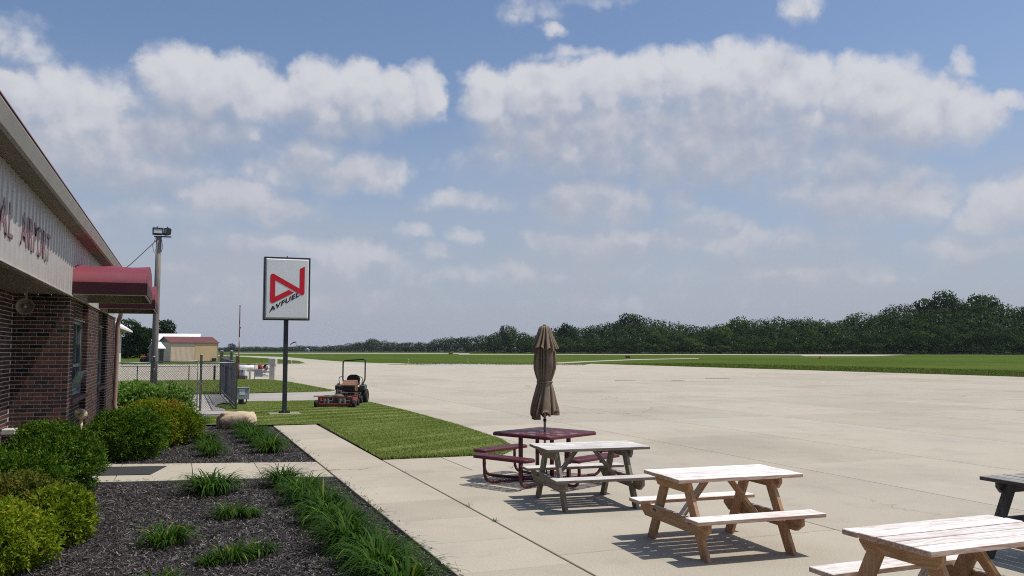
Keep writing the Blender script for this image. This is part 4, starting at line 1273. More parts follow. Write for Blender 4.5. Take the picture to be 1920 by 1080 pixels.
for (y, z) in ((36.4, 1.70), (37.6, 1.72), (35.5, 1.66)):
    h = MB(); h.lathe([(.07, -.03), (.07, .03)], 12, Matrix.Translation((1.82, y, z)) @ Matrix.Rotation(R(90), 4, 'X')); h.box((1.86, y, z - .06), (.10, .25, .05)); h.build('gate_roller', MT['galv'], R2)
LF = thing('chain_link_fence', 'low distant chain-link fence in front of the far concrete', 'fence', (0, 0, 0))
for x in (-12.5, -9.9, -6.8, -3.7, -2.6, .58, 2.2, 2.6):
    h = MB(); post(h, x, 62 - .0 * x, .98, .03 if x < 2 else .07); h.build('fence_post', MT['galv_dark'], LF, smooth=True)
h = MB(); h.tube([(-12.5, 62, .95), (2.6, 62, .95)], .022, 6); h.build('top_rail', MT['galv_dark'], LF, smooth=True)
h = MB(); mesh_panel(h, (-12.5, 62, 0), (2.6, 62, 0), .04, .94, .10, .005); stuff(h.build('wire_mesh', MT['galv_dark'], LF, fix=False))

# ------------------------------------------------------------------ light pole
LP = thing('light_pole', 'tall grey wooden pole with two black floodlights and a stay cable', 'light pole', (-.80, 31.3, 0))
h = MB(); h.tube([(0, 0, 0), (.0, 0, 2), (.02, 0, 4), (.03, 0, 5.82)], [.118, .108, .098, .088], 14); h.build('pole', MT['pole_wood'], LP, smooth=True)
h = MB(); h.beam((-.12, -.02, 5.83), (.42, -.02, 5.83), .05, .04); h.build('cross_arm', MT['black'], LP)
for (x, rot, w) in ((-.02, 8, .40), (.34, -62, .34)):
    Mx = Matrix.Translation((x * .8, -.06, 6.0)) @ Matrix.Rotation(R(rot), 4, 'Z') @ Matrix.Rotation(R(-8), 4, 'X') @ Matrix.Scale(.8, 4)
    h = MB(); h.box((0, 0, 0), (w, .16, .30), .015, M=Mx)
    for k in range(4):
        h.box((-.12 + k * .08, .10, 0), (.02, .06, .24), M=Mx)
    fl = h.build('floodlight', MT['black'], LP)
    h = MB(); h.box((0, -.084, 0), (w - .08, .006, .20), M=Mx); h.build('lens', MT['glass_lamp'], fl)
    h = MB(); h.box((0, -.09, .11), (w, .05, .03), M=Mx); h.box((0, -.0, .19), (.03, .03, .06), M=Mx); h.build('visor', MT['black'], fl)
h = MB(); h.tube([(0, 0, 5.75), (-.75, -.9, 4.8), (-1.55, -1.7, 4.0), (-1.9, -4.3, 4.3)][:3], .016, 6); h.build('stay_cable', MT['galv_dark'], LP)
h = MB(); h.tube([(-.06, -.10, 5.8), (-.16, -.12, 5.5), (-.10, -.12, 5.25), (-.04, -.11, 5.4)], .008, 5); h.tube([(.10, -.10, 5.8), (.16, -.1, 5.45), (.11, -.08, 5.3)], .008, 5); h.build('lamp_cable', MT['black'], LP)

# ------------------------------------------------------------------ service box, boulder, mat
t = thing('electrical_box', 'grey metal electrical box on a short black post by the fence end', 'utility box', (2.16, 33.4, 0))
h = MB(); h.box((0, 0, .42), (.50, .28, .42), .01); bx_ = h.build('cabinet', MT['box_grey'], t)
h = MB(); h.box((0, -.005, .64), (.53, .32, .022), .004); h.build('lid', MT['box_grey'], t)
h = MB(); h.box((-.01, -.143, .56), (.20, .006, .065)); h.box((0, -.143, .44), (.20, .006, .14)); h.build('notice', MT['label_white'], bx_)
h = MB(); h.box((-.03, 0, .10), (.19, .16, .22), .008); h.build('post', MT['black'], t)
h = MB(); h.tube(rounded([(.16, 0, .22), (.16, 0, .08), (.06, 0, .04)], .08), .02, 8); h.build('conduit', MT['galv_dark'], t)

def rock():
    bm = bmesh.new(); bmesh.ops.create_icosphere(bm, subdivisions=4, radius=1)
    rng = random.Random(4)
    from mathutils import noise
    for v in bm.verts:
        p = v.co.copy()
        q = Vector((math.copysign(abs(p.x) ** .62, p.x), math.copysign(abs(p.y) ** .7, p.y), math.copysign(abs(p.z) ** .55, p.z)))
        q *= 1 + .16 * noise.noise(p * 1.3 + Vector((3, 1, 7))) + .07 * noise.noise(p * 3.3) + .03 * noise.noise(p * 9)
        v.co = Vector((q.x * .49, q.y * .36, q.z * .25 + .20))
    me = bpy.data.meshes.new('boulder'); bm.to_mesh(me); bm.free()
    me.materials.append(MT['boulder'])
    me.polygons.foreach_set('use_smooth', [True] * len(me.polygons))
    o = link('boulder', me, None, (1.45, 24.0, -.06), R(-12))
    tag(o, 'tan flat topped boulder at the far end of the flower bed', 'boulder')
rock()
t = MB(); t.box((0, 0, .006), (1.02, 1.02, .012), .003)
b = t.build('door_mat', MT['mat_rubber'], None, loc=(-.78, 15.86, .001)); b.rotation_euler.z = R(-13)
tag(b, 'black rubber mat lying on the pale cross path', 'mat')

# ------------------------------------------------------------------ mower
MW = thing('riding_mower', 'orange and red riding mower with a front deck and black roll bar', 'mower', (6.08, 33.0, 0), R(-22))
def mpart(name, m, fn, smooth=False, parent=MW):
    b = MB(); fn(b); return b.build(name, m, parent, smooth)
def wheel(x, y, r, w, name='wheel'):
    Mx = Matrix.Translation((x, y, r)) @ Matrix.Rotation(R(90), 4, 'Y')
    k = r * .12
    o = mpart(name, MT['rubber'], lambda b: b.lathe([(r * .5, -w / 2), (r - k, -w / 2), (r, -w / 2 + k), (r, w / 2 - k), (r - k, w / 2), (r * .5, w / 2), (r * .5, -w / 2)], 20, Mx, caps=False), True)
    mpart('rim', MT['mower_grey'], lambda b: b.lathe([(.0, -w * .42), (r * .52, -w * .38), (r * .52, w * .38), (.0, w * .42)], 14, Mx, caps=False), False, o)
for s in (-1, 1):
    wheel(s * .50, .30, .27, .20); wheel(s * .44, -.28, .15, .14)
    wheel(s * .66, -2.62, .135, .12); wheel(s * .62, -1.75, .13, .11)
mpart('frame', MT['mower_grey'], lambda b: (b.box((0, .05, .34), (.62, 1.05, .12), .01), b.box((0, -.47, .30), (.86, .09, .14), .01), b.box((0, -.42, .22), (.98, .05, .05)), b.box((0, .62, .42), (.70, .25, .35), .02)))
mpart('hood', MT['mower_orange'], lambda b: b.prism([(-.42, .48), (-.46, .70), (-.40, .74), (.02, .88), (.06, .80), (.06, .48)], -.26, .26, Matrix(((0, 0, 1, 0), (1, 0, 0, 0), (0, 1, 0, 0), (0, 0, 0, 1)))))
mpart('grille', MT['black'], lambda b: (b.box((0, -.462, .57), (.44, .03, .20), .008), b.box((0, -.44, .44), (.50, .06, .05))))
mpart('foot_plate', MT['mower_grey'], lambda b: b.box((0, -.52, .42), (.50, .20, .025), .004))
mpart('lamp', MT['galv'], lambda b: b.lathe([(.03, 0), (.03, .02)], 10, Matrix.Translation((.10, -.52, .33)) @ Matrix.Rotation(R(90), 4, 'X')))
def seat(b):
    b.box((0, .32, .72), (.50, .44, .10), .03)
    pts = [(-.24, .74), (-.25, .92), (-.20, 1.02), (-.10, 1.07), (.10, 1.07), (.20, 1.02), (.25, .92), (.24, .74)]
    b.prism(pts, -.05, .05, Matrix.Translation((0, .50, 0)) @ Matrix(((1, 0, 0, 0), (0, 0, 1, 0), (0, 1, 0, 0), (0, 0, 0, 1))))
mpart('seat', MT['rubber'], seat)
mpart('roll_bar', MT['black'], lambda b: b.tube(rounded([(-.26, .62, .55), (-.28, .58, .66), (-.43, .58, .82), (-.43, .60, 1.60), (.43, .60, 1.66), (.43, .58, .84), (.30, .58, .68), (.26, .62, .55)], .10, 5), .028, 8), True)
for s in (-1, 1):
    mpart('side_tank', MT['mower_grey'], lambda b: b.box((s * .46, .06, .60), (.22, .46, .22), .04))
    mpart('tank_cap', MT['black'], lambda b: b.lathe([(.05, 0), (.05, .035), (.03, .05)], 10, Matrix.Translation((s * .46, -.02, .71))), False)
    mpart('control_lever', MT['black'], lambda b: b.tube(rounded([(s * .40, .02, .66), (s * .46, -.02, .92), (s * .38, -.10, 1.02), (s * .24, -.10, 1.0)], .10), .013, 6), True)
    mpart('deck_arm', MT['mower_red'], lambda b: b.beam((s * .30, -.40, .30), (s * .34, -1.75, .30), .06, .08))
DY = -2.2
mpart('deck', MT['mower_grey'], lambda b: b.box((0, DY + .12, .17), (1.20, .62, .14), .02))
mpart('deck_frame', MT['mower_red'], lambda b: (b.box((0, DY - .42, .115), (1.12, .05, .085), .006), b.box((0, DY - .40, .355), (1.16, .05, .05), .006),
      [b.prism([(-.44, .07), (-.44, .37), (-.30, .41), (.50, .38), (.50, .07)], -.015, .015, Matrix.Translation((s * .59, DY, 0)) @ Matrix(((0, 0, 1, 0), (1, 0, 0, 0), (0, 1, 0, 0), (0, 0, 0, 1)))) for s in (-1, 1)],
      [b.beam((s * .57, DY - .42, .34), (s * .50, DY - .42, .12), .05, .03, up=(0, 1, 0)) for s in (-1, 1)], [b.box((s * .68, DY - .35, .40), (.18, .10, .03)) for s in (-1, 1)], b.box((0, DY + .48, .36), (1.18, .05, .06))))
mpart('belt_cover', MT['mower_olive'], lambda b: (b.lathe([(.17, .25), (.17, .36), (.12, .40), (.04, .42)], 16, Matrix.Translation((-.38, DY + .1, 0))), b.lathe([(.19, .25), (.19, .40), (.13, .45), (.04, .47)], 16, Matrix.Translation((.02, DY, 0))), b.box((-.18, DY + .05, .36), (.62, .24, .05), .01), b.lathe([(.16, .25), (.16, .34), (.05, .37)], 16, Matrix.Translation((.40, DY + .12, 0)))))
mpart('gearbox', MT['mower_grey'], lambda b: (b.box((.02, DY + .12, .52), (.16, .18, .12), .02), b.tube([(.02, DY + .2, .5), (.0, -.5, .40)], .025, 8), b.lathe([(.035, .45), (.035, .60), (.05, .60), (.05, .63)], 10, Matrix.Translation((-.05, DY, 0)))))
for x in (-.42, -.3, .12, .28):
    mpart('spindle', MT['galv'], lambda b: b.lathe([(.05, .15), (.05, .30)], 10, Matrix.Translation((x, DY - .25, 0))))

# ------------------------------------------------------------------ fuel equipment and other distant furniture
FE = thing('fuel_skid', 'white fuel tank skid with red fittings behind the gate fence', 'fuel tank', tuple(at(470, 711)))
Rz = PSI
FE.rotation_euler.z = -Rz
def fp(name, m, fn, smooth=False):
    b = MB(); fn(b); return b.build(name, m, FE, smooth)
Mt = Matrix.Translation((-.45, .4, .74)) @ Matrix.Rotation(R(90), 4, 'Y')
fp('tank', MT['white'], lambda b: b.lathe([(.05, -.60), (.14, -.58), (.22, -.56), (.22, .56), (.14, .58), (.05, .60)], 18, Mt), True)
for x in (-.95, -.20):
    fp('tank_saddle', MT['white'], lambda b: b.box((x, .5, .27), (.09, .34, .54), .01))
fp('pipework', MT['white'], lambda b: (b.tube(rounded([(.1, .5, .70), (.45, .5, .72), (.45, .5, .30), (1.1, .4, .30)], .08), .055, 8), b.tube(rounded([(.6, .3, .15), (.6, .3, .75), (1.25, .3, .75), (1.25, .3, .15)], .08), .045, 8), b.tube([(.55, .2, .5), (1.3, .2, .5)], .05, 8),
   b.lathe([(.12, -.05), (.14, 0), (.12, .05)], 12, Matrix.Translation((.95, .15, .55)) @ Matrix.Rotation(R(90), 4, 'X')), b.lathe([(.10, 0), (.12, .12), (.05, .2)], 10, Matrix.Translation((1.05, .3, .75)))), True)
fp('valve', MT['red'], lambda b: (b.lathe([(.03, .9), (.09, .92), (.10, 1.0), (.06, 1.06)], 10, Matrix.Translation((-.28, .5, 0))), b.lathe([(.10, -.03), (.10, .03)], 12, Matrix.Translation((.42, .1, .30)) @ Matrix.Rotation(R(90), 4, 'X')), b.box((.30, .2, .40), (.10, .12, .28)), b.lathe([(.09, -.03), (.09, .03)], 12, Matrix.Translation((.70, .1, .42)) @ Matrix.Rotation(R(90), 4, 'X')), b.box((-1.02, .3, .42), (.12, .1, .38)), b.tube([(-.4, .4, .95), (-.28, .45, 1.02)], .03, 6)))
fp('pump_cabinet', MT['white'], lambda b: (b.box((-.62, -.1, .45), (.62, .40, .42), .015), b.box((-.62, -.1, .675), (.68, .46, .03))))
fp('cabinet_panel', MT['box_grey'], lambda b: (b.box((-.62, -.306, .45), (.34, .012, .34)), b.box((-.62, -.313, .47), (.08, .01, .14))))
fp('dial', MT['black'], lambda b: (b.box((-.50, -.318, .58), (.06, .01, .18)), b.box((-.70, -.318, .58), (.05, .01, .24))))
fp('plinth', MT['mower_olive'], lambda b: b.box((-.62, -.14, .12), (.74, .50, .24), .01))
fp('drum', MT['red'], lambda b: b.lathe([(.14, .62), (.16, .64), (.16, .96), (.13, .99)], 14, Matrix.Translation((.62, .1, 0))), True)
fp('hose_reel', MT['rubber'], lambda b: b.lathe([(.17, -.08), (.19, -.08), (.19, .08), (.17, .08)], 16, Matrix.Translation((.95, .35, .82)) @ Matrix.Rotation(R(90), 4, 'X')))
fp('control_panel', MT['box_grey'], lambda b: b.box((.62, -.2, .43), (.52, .14, .50), .01))
fp('rail', MT['galv_dark'], lambda b: (b.tube([(-1.1, -.1, 1.02), (1.42, -.1, 1.02)], .02, 6), [b.tube([(x, -.1, 0), (x, -.1, 1.03)], .025, 6) for x in (.30, 1.40)], b.tube([(.30, -.1, .22), (1.42, -.1, .22)], .018, 6)))
p = at(511, 711)
PL = thing('concrete_pillar', 'pale concrete pillar with a wider square head beside the fuel equipment', 'pillar', (p.x, p.y, 0), -PSI)
h = MB(); h.box((0, 0, .5), (.36, .36, 1.0), .01); h.build('shaft', MT['stone_cap'], PL)
h = MB(); h.box((0, 0, 1.22), (.50, .50, .44), .015); h.build('head', MT['stone_cap'], PL)
p = at(447, 712)
AN = thing('radio_mast', 'thin red and white mast standing by the fuel tanks', 'mast', (p.x, p.y, 0))
for i, (z0, z1) in enumerate(((0, 1.1), (1.1, 1.9), (1.9, 2.9), (2.9, 3.8), (3.8, 5.05))):
    h = MB(); h.tube([(0, 0, z0), (0, 0, z1)], .05 - .004 * i, 8); h.build('mast_section', (MT['mast'] if i != 2 else MT['downpipe']), AN, smooth=True)
h = MB(); h.box((.02, 0, 3.55), (.12, .06, .10)); h.box((0, 0, 5.05), (.14, .05, .05)); h.build('fitting', MT['black'], AN)

# hangars
def gable(name, label, px0, px1, dist, hwall, hridge, depth, wall_m, roof_m, yaw=0.0, z=0.0):
    a, b_ = at_dist(px0, dist), at_dist(px1, dist)
    c = (a + b_) / 2; w = (b_ - a).length
    th = thing(name, label, 'building', (c.x, c.y, 0), math.atan2((b_ - a).y, (b_ - a).x) + yaw)
    h = MB(); h.box((0, depth / 2, hwall / 2), (w, depth, hwall)); h.build('wall', wall_m, th)
    e = .18
    for s in (-1, 1):
        g = MB()
        g.prism([(0, hwall), (depth, hwall), (depth / 2, hridge - .05)], -.02, .02, Matrix.Translation((s * (w / 2 - .03), 0, 0)) @ Matrix(((0, 0, 1, 0), (1, 0, 0, 0), (0, 1, 0, 0), (0, 0, 0, 1))))
        g.build('gable_wall', MT['hangar_grey'] if wall_m is MT['hangar_tan'] else wall_m, th)
    r_ = MB()
    r_.add([(-w / 2 - e, -e, hwall - .05), (w / 2 + e, -e, hwall - .05), (w / 2 + e, depth / 2, hridge), (-w / 2 - e, depth / 2, hridge), (w / 2 + e, depth + e, hwall - .05), (-w / 2 - e, depth + e, hwall - .05),
            (-w / 2 - e, -e, hwall - .13), (w / 2 + e, -e, hwall - .13), (w / 2 + e, depth / 2, hridge - .08), (-w / 2 - e, depth / 2, hridge - .08), (w / 2 + e, depth + e, hwall - .13), (-w / 2 - e, depth + e, hwall - .13)],
           [(0, 1, 2, 3), (3, 2, 4, 5), (0, 6, 7, 1), (5, 4, 10, 11), (1, 7, 8, 2), (2, 8, 10, 4), (0, 3, 9, 6), (3, 5, 11, 9), (6, 9, 8, 7), (9, 11, 10, 8)])
    r_.build('roof', roof_m, th)
    return th, w
HG, w = gable('hangar', 'tan metal hangar with a rusty red roof beyond the fence', 318, 411, 165, 3.45, 4.5, 9, MT['hangar_tan'], MT['roof_red'], R(15))
h = MB(); h.box((w * .24, -.03, 1.72), (w * .46, .03, 3.2)); h.build('sliding_door', MT['hangar_rust'], HG)
h = MB()
h.box((0, -.05, 3.30), (w - .1, .05, .10))
for x in (-w / 2 + .08, w / 2 - .08):
    h.box((x, -.05, 1.6), (.10, .05, 3.2))
h.build('trim', MT['cream'], HG)
for i in range(22):
    h = MB(); h.box((-w / 2 + .3 + i * .21, -.008, 1.7), (.05, .02, 3.2)); h.build('siding_rib', MT['hangar_tan'], HG)
h = MB(); h.box((w * .40, -.4, .38), (.7, .5, .5), .02); h.build('vent', MT['black'], HG)
WH, w2 = gable('hangar', 'white hangar with a pale roof half hidden behind the tan hangar', 283, 372, 200, 3.6, 5.7, 12, MT['white'], MT['white'], R(-4))
SH, w3 = gable('shed', 'small white roofed shed beside the tan hangar with a dark doorway', 297, 309, 150, 2.4, 3.4, 3.0, MT['hangar_grey'], MT['white'], R(30))
h = MB(); h.box((0, -.03, 1.05), (.7, .04, 2.0)); h.build('doorway', MT['black'], SH)
p = at_dist(276, 158)
CA = thing('parked_tractor', 'small red tractor parked on the grass near the trees', 'tractor', (p.x, p.y, 0), R(-30))
h = MB(); h.box((0, 0, .75), (1.7, .8, .55), .1); h.box((.5, 0, 1.25), (.6, .7, .5), .08); h.build('body', MT['red'], CA)
for (x, y, r) in ((-.6, -.45, .35), (-.6, .45, .35), (.55, -.5, .5), (.55, .5, .5)):
    h = MB(); h.lathe([(r * .4, -.12), (r, -.12), (r, .12), (r * .4, .12)], 14, Matrix.Translation((x, y, r)) @ Matrix.Rotation(R(90), 4, 'X')); h.build('wheel', MT['rubber'], CA)

# white clapboard house beyond the fence
HO = thing('clapboard_house', 'white clapboard house corner showing past the brick terminal', 'house', (-3.15, 44.0, 0))
h = MB(); h.box((-3.0, 5, 1.6), (6.0, 10, 3.2)); h.prism([(-6.0, 3.2), (0, 3.2), (-3.0, 5.2)], -.01, .1, Matrix(((1, 0, 0, 0), (0, 0, 1, 0), (0, 1, 0, 0), (0, 0, 0, 1)))); h.build('wall', MT['white_siding'], HO)
cl = MB().prism([(0, 0), (-.018, 0), (-.004, .11)], -6.0, 0.01, Matrix(((0, 0, 1, 0), (1, 0, 0, 0), (0, 1, 0, 0), (0, 0, 0, 1)))).mesh('clapboard', MT['white_siding'])
for i in range(28):
    link('clapboard', cl, HO, (0, -.001, .1 + i * .11))
h = MB()
for s, x1, x0 in ((1, .55, -3.0), (-1, -6.55, -3.0)):
    h.add([(x1, -.5, 3.02), (x0, -.5, 5.38), (x0, 10.5, 5.38), (x1, 10.5, 3.02), (x1, -.5, 3.12), (x0, -.5, 5.48), (x0, 10.5, 5.48), (x1, 10.5, 3.12)], [(0, 1, 2, 3), (4, 7, 6, 5), (0, 4, 5, 1), (3, 2, 6, 7), (0, 3, 7, 4), (1, 5, 6, 2)])
h.build('roof', MT['white'], HO)
h = MB(); h.add([(.5, -.47, 3.03), (-.05, -.47, 3.03), (-.05, 10.4, 3.03), (.5, 10.4, 3.03)], [(0, 1, 2, 3)]); h.add([(.5, -.47, 3.035), (0, -.47, 3.03), (-.0, -.47, 3.36)], [(0, 1, 2)]); h.build('eave', MT['soffit_tan'], HO)

# windsock, marker cones and signs on the field
p = at_dist(555, 520)
WS = thing('windsock', 'small red windsock on a thin post far across the field', 'windsock', (p.x, p.y, 0))
h = MB(); h.tube([(0, 0, 0), (0, 0, 7.0)], .10, 6); h.build('post', MT['galv_dark'], WS)
d = ray(545, YH) - ray(555, YH); d.normalize()
h = MB(); h.tube([(0, 0, 6.9), (d.x * 1.4, d.y * 1.4, 6.7), (d.x * 2.6, d.y * 2.6, 6.0), (d.x * 3.4, d.y * 3.4, 5.2)], [.42, .36, .28, .18], 8); h.build('sock', MT['red'], WS, smooth=True)
for k, (px, py, m_, lb) in enumerate(((766, 679.5, 'white', 'white taxiway edge light in line with the mower bar'), (877, 679.0, 'white', 'white taxiway edge light left of the folded umbrella'), (1410, 0, 'white', ''), (546, 682, 'white', 'white edge light at the tip of the grass wedge'))):
    if not lb:
        continue
    p = at(px, py)
    t = thing('edge_light', lb, 'runway light', (p.x, p.y, 0), 0, 'edge lights along the taxiway')
    h = MB(); h.lathe([(.10, 0), (.10, .04), (.035, .06), (.035, .36)], 8); h.build('stem', MT['white'], t)
    h = MB(); h.lathe([(.07, .36), (.09, .42), (.07, .50), (.02, .54)], 8); h.build('lamp', MT['glass_lamp'], t)
p = at(1177, 672.6)
t = thing('taxiway_sign', 'small dark taxiway sign box standing in the far grass', 'sign', (p.x, p.y, 0), -PSI)
h = MB(); h.box((0, 0, .45), (1.1, .25, .55), .02); h.build('panel', MT['drip'], t)
h = MB(); h.box((-.35, 0, .09), (.08, .1, .18)); h.box((.35, 0, .09), (.08, .1, .18)); h.build('leg', MT['black'], t)
p = at(1538, 672.4)
t = thing('field_marker', 'small orange red marker in the grass in front of the wood', 'marker', (p.x, p.y, 0), -PSI)
h = MB(); h.lathe([(.34, 0), (.30, .2), (.16, .5), (.08, .7)], 10); h.build('cone', MT['red'], t)
h = MB(); h.box((0, 0, .02), (.8, .5, .05)); h.build('base', MT['drip'], t)
p = at_dist(845, 430)
t = thing('field_marker', 'tiny red marker board by the runway left of the umbrella', 'marker', (p.x, p.y, 0), -PSI)
h = MB(); h.box((0, 0, .45), (2.2, .2, .6)); h.build('board', MT['red'], t)
h = MB(); h.box((-.8, 0, .08), (.1, .1, .2)); h.box((.8, 0, .08), (.1, .1, .2)); h.build('leg', MT['black'], t)
p = at_dist(576, 1150)
t = thing('far_shed', 'tiny white roofed shed in front of the distant tree line', 'shed', (p.x, p.y, 0), -PSI)
h = MB(); h.box((0, 0, 1.6), (5, 4, 3.2)); h.build('wall', MT['hangar_grey'], t)
h = MB(); h.prism([(-2.8, 3.2), (2.8, 3.2), (0, 4.6)], -2.2, 2.2, Matrix(((1, 0, 0, 0), (0, 0, 1, 0), (0, 1, 0, 0), (0, 0, 0, 1)))); h.build('roof', MT['white'], t)

# ------------------------------------------------------------------ foliage
RG = np.random.default_rng(11)
def unit(v):
    return v / np.maximum(np.linalg.norm(v, axis=1, keepdims=True), 1e-9)
def leaf_quads(P, D, L, Wd, rng, tint, N=None):
    """a diamond leaf at each P pointing along D"""
    n = len(P); D = unit(D)
    S_ = unit(np.cross(D, rng.normal(size=(n, 3)))) if N is None else unit(np.cross(N, D))
    L = np.broadcast_to(L, n)[:, None]; Wd = np.broadcast_to(Wd, n)[:, None]
    mid = P + D * L * .48
    V = np.stack([P, mid + S_ * Wd * .5, P + D * L, mid - S_ * Wd * .5], 1).reshape(-1, 3)
    F = np.arange(4 * n).reshape(n, 4)
    return V, F, np.repeat(tint, 4)
def lumpy(n, rng, lobes, flat=.0):
    """points on and just under the skin of a union of lobes (centre, radius); returns points, outward normals, lobe ids"""
    c = np.array([l[0] for l in lobes], float); r = np.array([l[1] for l in lobes], float)
    if r.ndim == 1:
        r = np.repeat(r[:, None], 3, 1)
    wgt = (r[:, 0] * r[:, 1] + r[:, 0] * r[:, 2] + r[:, 1] * r[:, 2]); wgt /= wgt.sum()
    i = rng.choice(len(c), n, p=wgt)
    d = unit(rng.normal(size=(n, 3)))
    k = 1 - rng.random(n) ** 2.2 * .38 + (rng.random(n) < .10) * rng.random(n) * .16
    P = c[i] + d * r[i] * k[:, None]
    keep = np.ones(n, bool)
    for j in range(len(c)):
        q = (P - c[j]) / r[j]
        keep &= ~((np.einsum('ij,ij->i', q, q) < .45) & (i != j))
    return P[keep], d[keep], i[keep]

def shrub(name, label, loc, lobes, n_sprig, per, leaf, lw, m, seed, updir=.35, group=None, tmix=None, cat='shrub'):
    rng = np.random.default_rng(seed)
    t = thing(name, label, cat, loc, 0, group)
    P, N, I = lumpy(n_sprig, rng, lobes)
    ok = P[:, 2] > .02
    P, N, I = P[ok], N[ok], I[ok]
    ax = unit(N + rng.normal(size=P.shape) * .35 + np.array([0, 0, updir]))
    base = rng.random(len(lobes))
    n = len(P)
    s = rng.random((n, per))
    Q = P[:, None, :] + ax[:, None, :] * (s[..., None] * leaf * 2.6) + rng.normal(size=(n, per, 3)) * leaf * (.42 if per > 20 else .28)
    D = ax[:, None, :] * .75 + rng.normal(size=(n, per, 3)) * .75
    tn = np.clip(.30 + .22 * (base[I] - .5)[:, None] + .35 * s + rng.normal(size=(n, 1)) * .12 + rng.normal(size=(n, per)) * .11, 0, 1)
    if tmix is not None:
        tn = np.clip(tn + tmix(Q), 0, 1)
    L = leaf * rng.uniform(.7, 1.25, n * per)
    V, F, tt = leaf_quads(Q.reshape(-1, 3), D.reshape(-1, 3), L, L * lw, rng, tn.ravel())
    link('foliage', np_mesh('foliage', V, F, m, tt), t)
    b = MB()
    for k in range(9):
        a = rng.uniform(0, 6.28); l = lobes[int(rng.integers(len(lobes)))]
        b.tube([(.08 * math.cos(a), .08 * math.sin(a), -.05), (l[0][0] * .5 + .1 * math.cos(a), l[0][1] * .5 + .1 * math.sin(a), l[0][2] * .6), tuple(l[0])], [.018, .012, .005], 5)
    b.build('stem', MT['bark'], t)
    return t
def dome(rx, ry, h_, n, seed, lr=.34):
    rng = np.random.default_rng(seed); out = [((0, 0, h_ * .42), (rx * .82, ry * .82, h_ * .50))]
    for k in range(n):
        a = rng.uniform(0, 6.283); e = rng.uniform(-.05, 1.25)
        out.append(((rx * .68 * math.cos(a) * math.cos(e), ry * .68 * math.sin(a) * math.cos(e), h_ * (.32 + .40 * math.sin(e))), (rx * lr, ry * lr, h_ * lr * .85)))
    return out
# placed along the wall and the near left corner
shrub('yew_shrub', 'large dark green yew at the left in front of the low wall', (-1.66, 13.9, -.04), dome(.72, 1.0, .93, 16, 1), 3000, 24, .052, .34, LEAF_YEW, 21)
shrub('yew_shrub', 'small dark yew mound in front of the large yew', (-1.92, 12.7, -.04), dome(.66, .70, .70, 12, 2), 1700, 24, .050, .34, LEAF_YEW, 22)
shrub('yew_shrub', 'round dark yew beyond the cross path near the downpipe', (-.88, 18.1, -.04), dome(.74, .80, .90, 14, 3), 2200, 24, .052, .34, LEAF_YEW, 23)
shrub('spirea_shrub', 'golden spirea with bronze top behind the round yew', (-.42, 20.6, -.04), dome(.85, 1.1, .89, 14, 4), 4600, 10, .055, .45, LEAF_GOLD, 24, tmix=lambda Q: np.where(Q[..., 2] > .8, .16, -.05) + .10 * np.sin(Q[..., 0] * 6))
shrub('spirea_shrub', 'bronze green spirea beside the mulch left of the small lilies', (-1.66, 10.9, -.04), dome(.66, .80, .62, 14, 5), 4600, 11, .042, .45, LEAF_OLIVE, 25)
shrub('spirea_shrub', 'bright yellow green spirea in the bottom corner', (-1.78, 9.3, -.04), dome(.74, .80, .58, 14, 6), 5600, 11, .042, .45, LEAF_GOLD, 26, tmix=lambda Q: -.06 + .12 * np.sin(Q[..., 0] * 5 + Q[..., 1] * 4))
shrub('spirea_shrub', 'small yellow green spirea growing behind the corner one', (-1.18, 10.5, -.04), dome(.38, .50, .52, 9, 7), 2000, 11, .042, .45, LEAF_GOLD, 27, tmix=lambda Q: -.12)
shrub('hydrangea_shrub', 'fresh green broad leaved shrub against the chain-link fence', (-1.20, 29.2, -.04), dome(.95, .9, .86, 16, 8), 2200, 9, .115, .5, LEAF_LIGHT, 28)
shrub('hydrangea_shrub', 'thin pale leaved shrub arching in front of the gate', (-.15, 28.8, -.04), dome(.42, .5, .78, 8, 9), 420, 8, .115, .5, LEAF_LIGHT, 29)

def blades(n, rng, spread, length, width, droop, seg=6, lean=1.0):
    """arching strap leaves from a crown at the origin"""
    az = rng.uniform(0, 2 * np.pi, n); r0 = spread * np.sqrt(rng.random(n))
    a0 = az + rng.normal(size=n) * .5
    bx, by = r0 * np.cos(a0), r0 * np.sin(a0)
    L = length * rng.uniform(.6, 1.15, n); el0 = R(1) * (rng.uniform(55, 88, n) - 12 * (lean - 1)); dr = droop * rng.uniform(.6, 1.35, n)
    V = []; x, y, z = bx.copy(), by.copy(), np.zeros(n)
    sx, sy = -np.sin(az), np.cos(az)
    tw = rng.uniform(.5, 1.0, n)
    for k in range(seg + 1):
        t = k / seg
        w = width * (1.0 - t ** 2.2) * (.55 + .9 * t if t < .5 else 1.0) * tw * .5 + .0006
        V.append(np.stack([np.stack([x - sx * w, y - sy * w, z + w * .35], 1), np.stack([x + sx * w, y + sy * w, z + w * .35], 1)], 1))
        e = el0 - dr * (t ** 1.25) * R(150)
        x = x + np.cos(az) * np.cos(e) * L / seg; y = y + np.sin(az) * np.cos(e) * L / seg; z = z + np.sin(e) * L / seg
    V = np.stack(V, 1)                              # n, seg+1, 2, 3
    V[..., 2] = np.maximum(V[..., 2], .004)
    F = []
    base = np.arange(n) * (seg + 1) * 2
    for k in range(seg):
        F.append(np.stack([base + 2 * k, base + 2 * k + 1, base + 2 * k + 3, base + 2 * k + 2], 1))
    F = np.concatenate(F)
    tn = np.clip(.45 + rng.normal(size=n) * .18 + (rng.random(n) < .04) * .5, 0, 1)
    return V.reshape(-1, 3), F, np.repeat(tn, (seg + 1) * 2)
lily_me = []
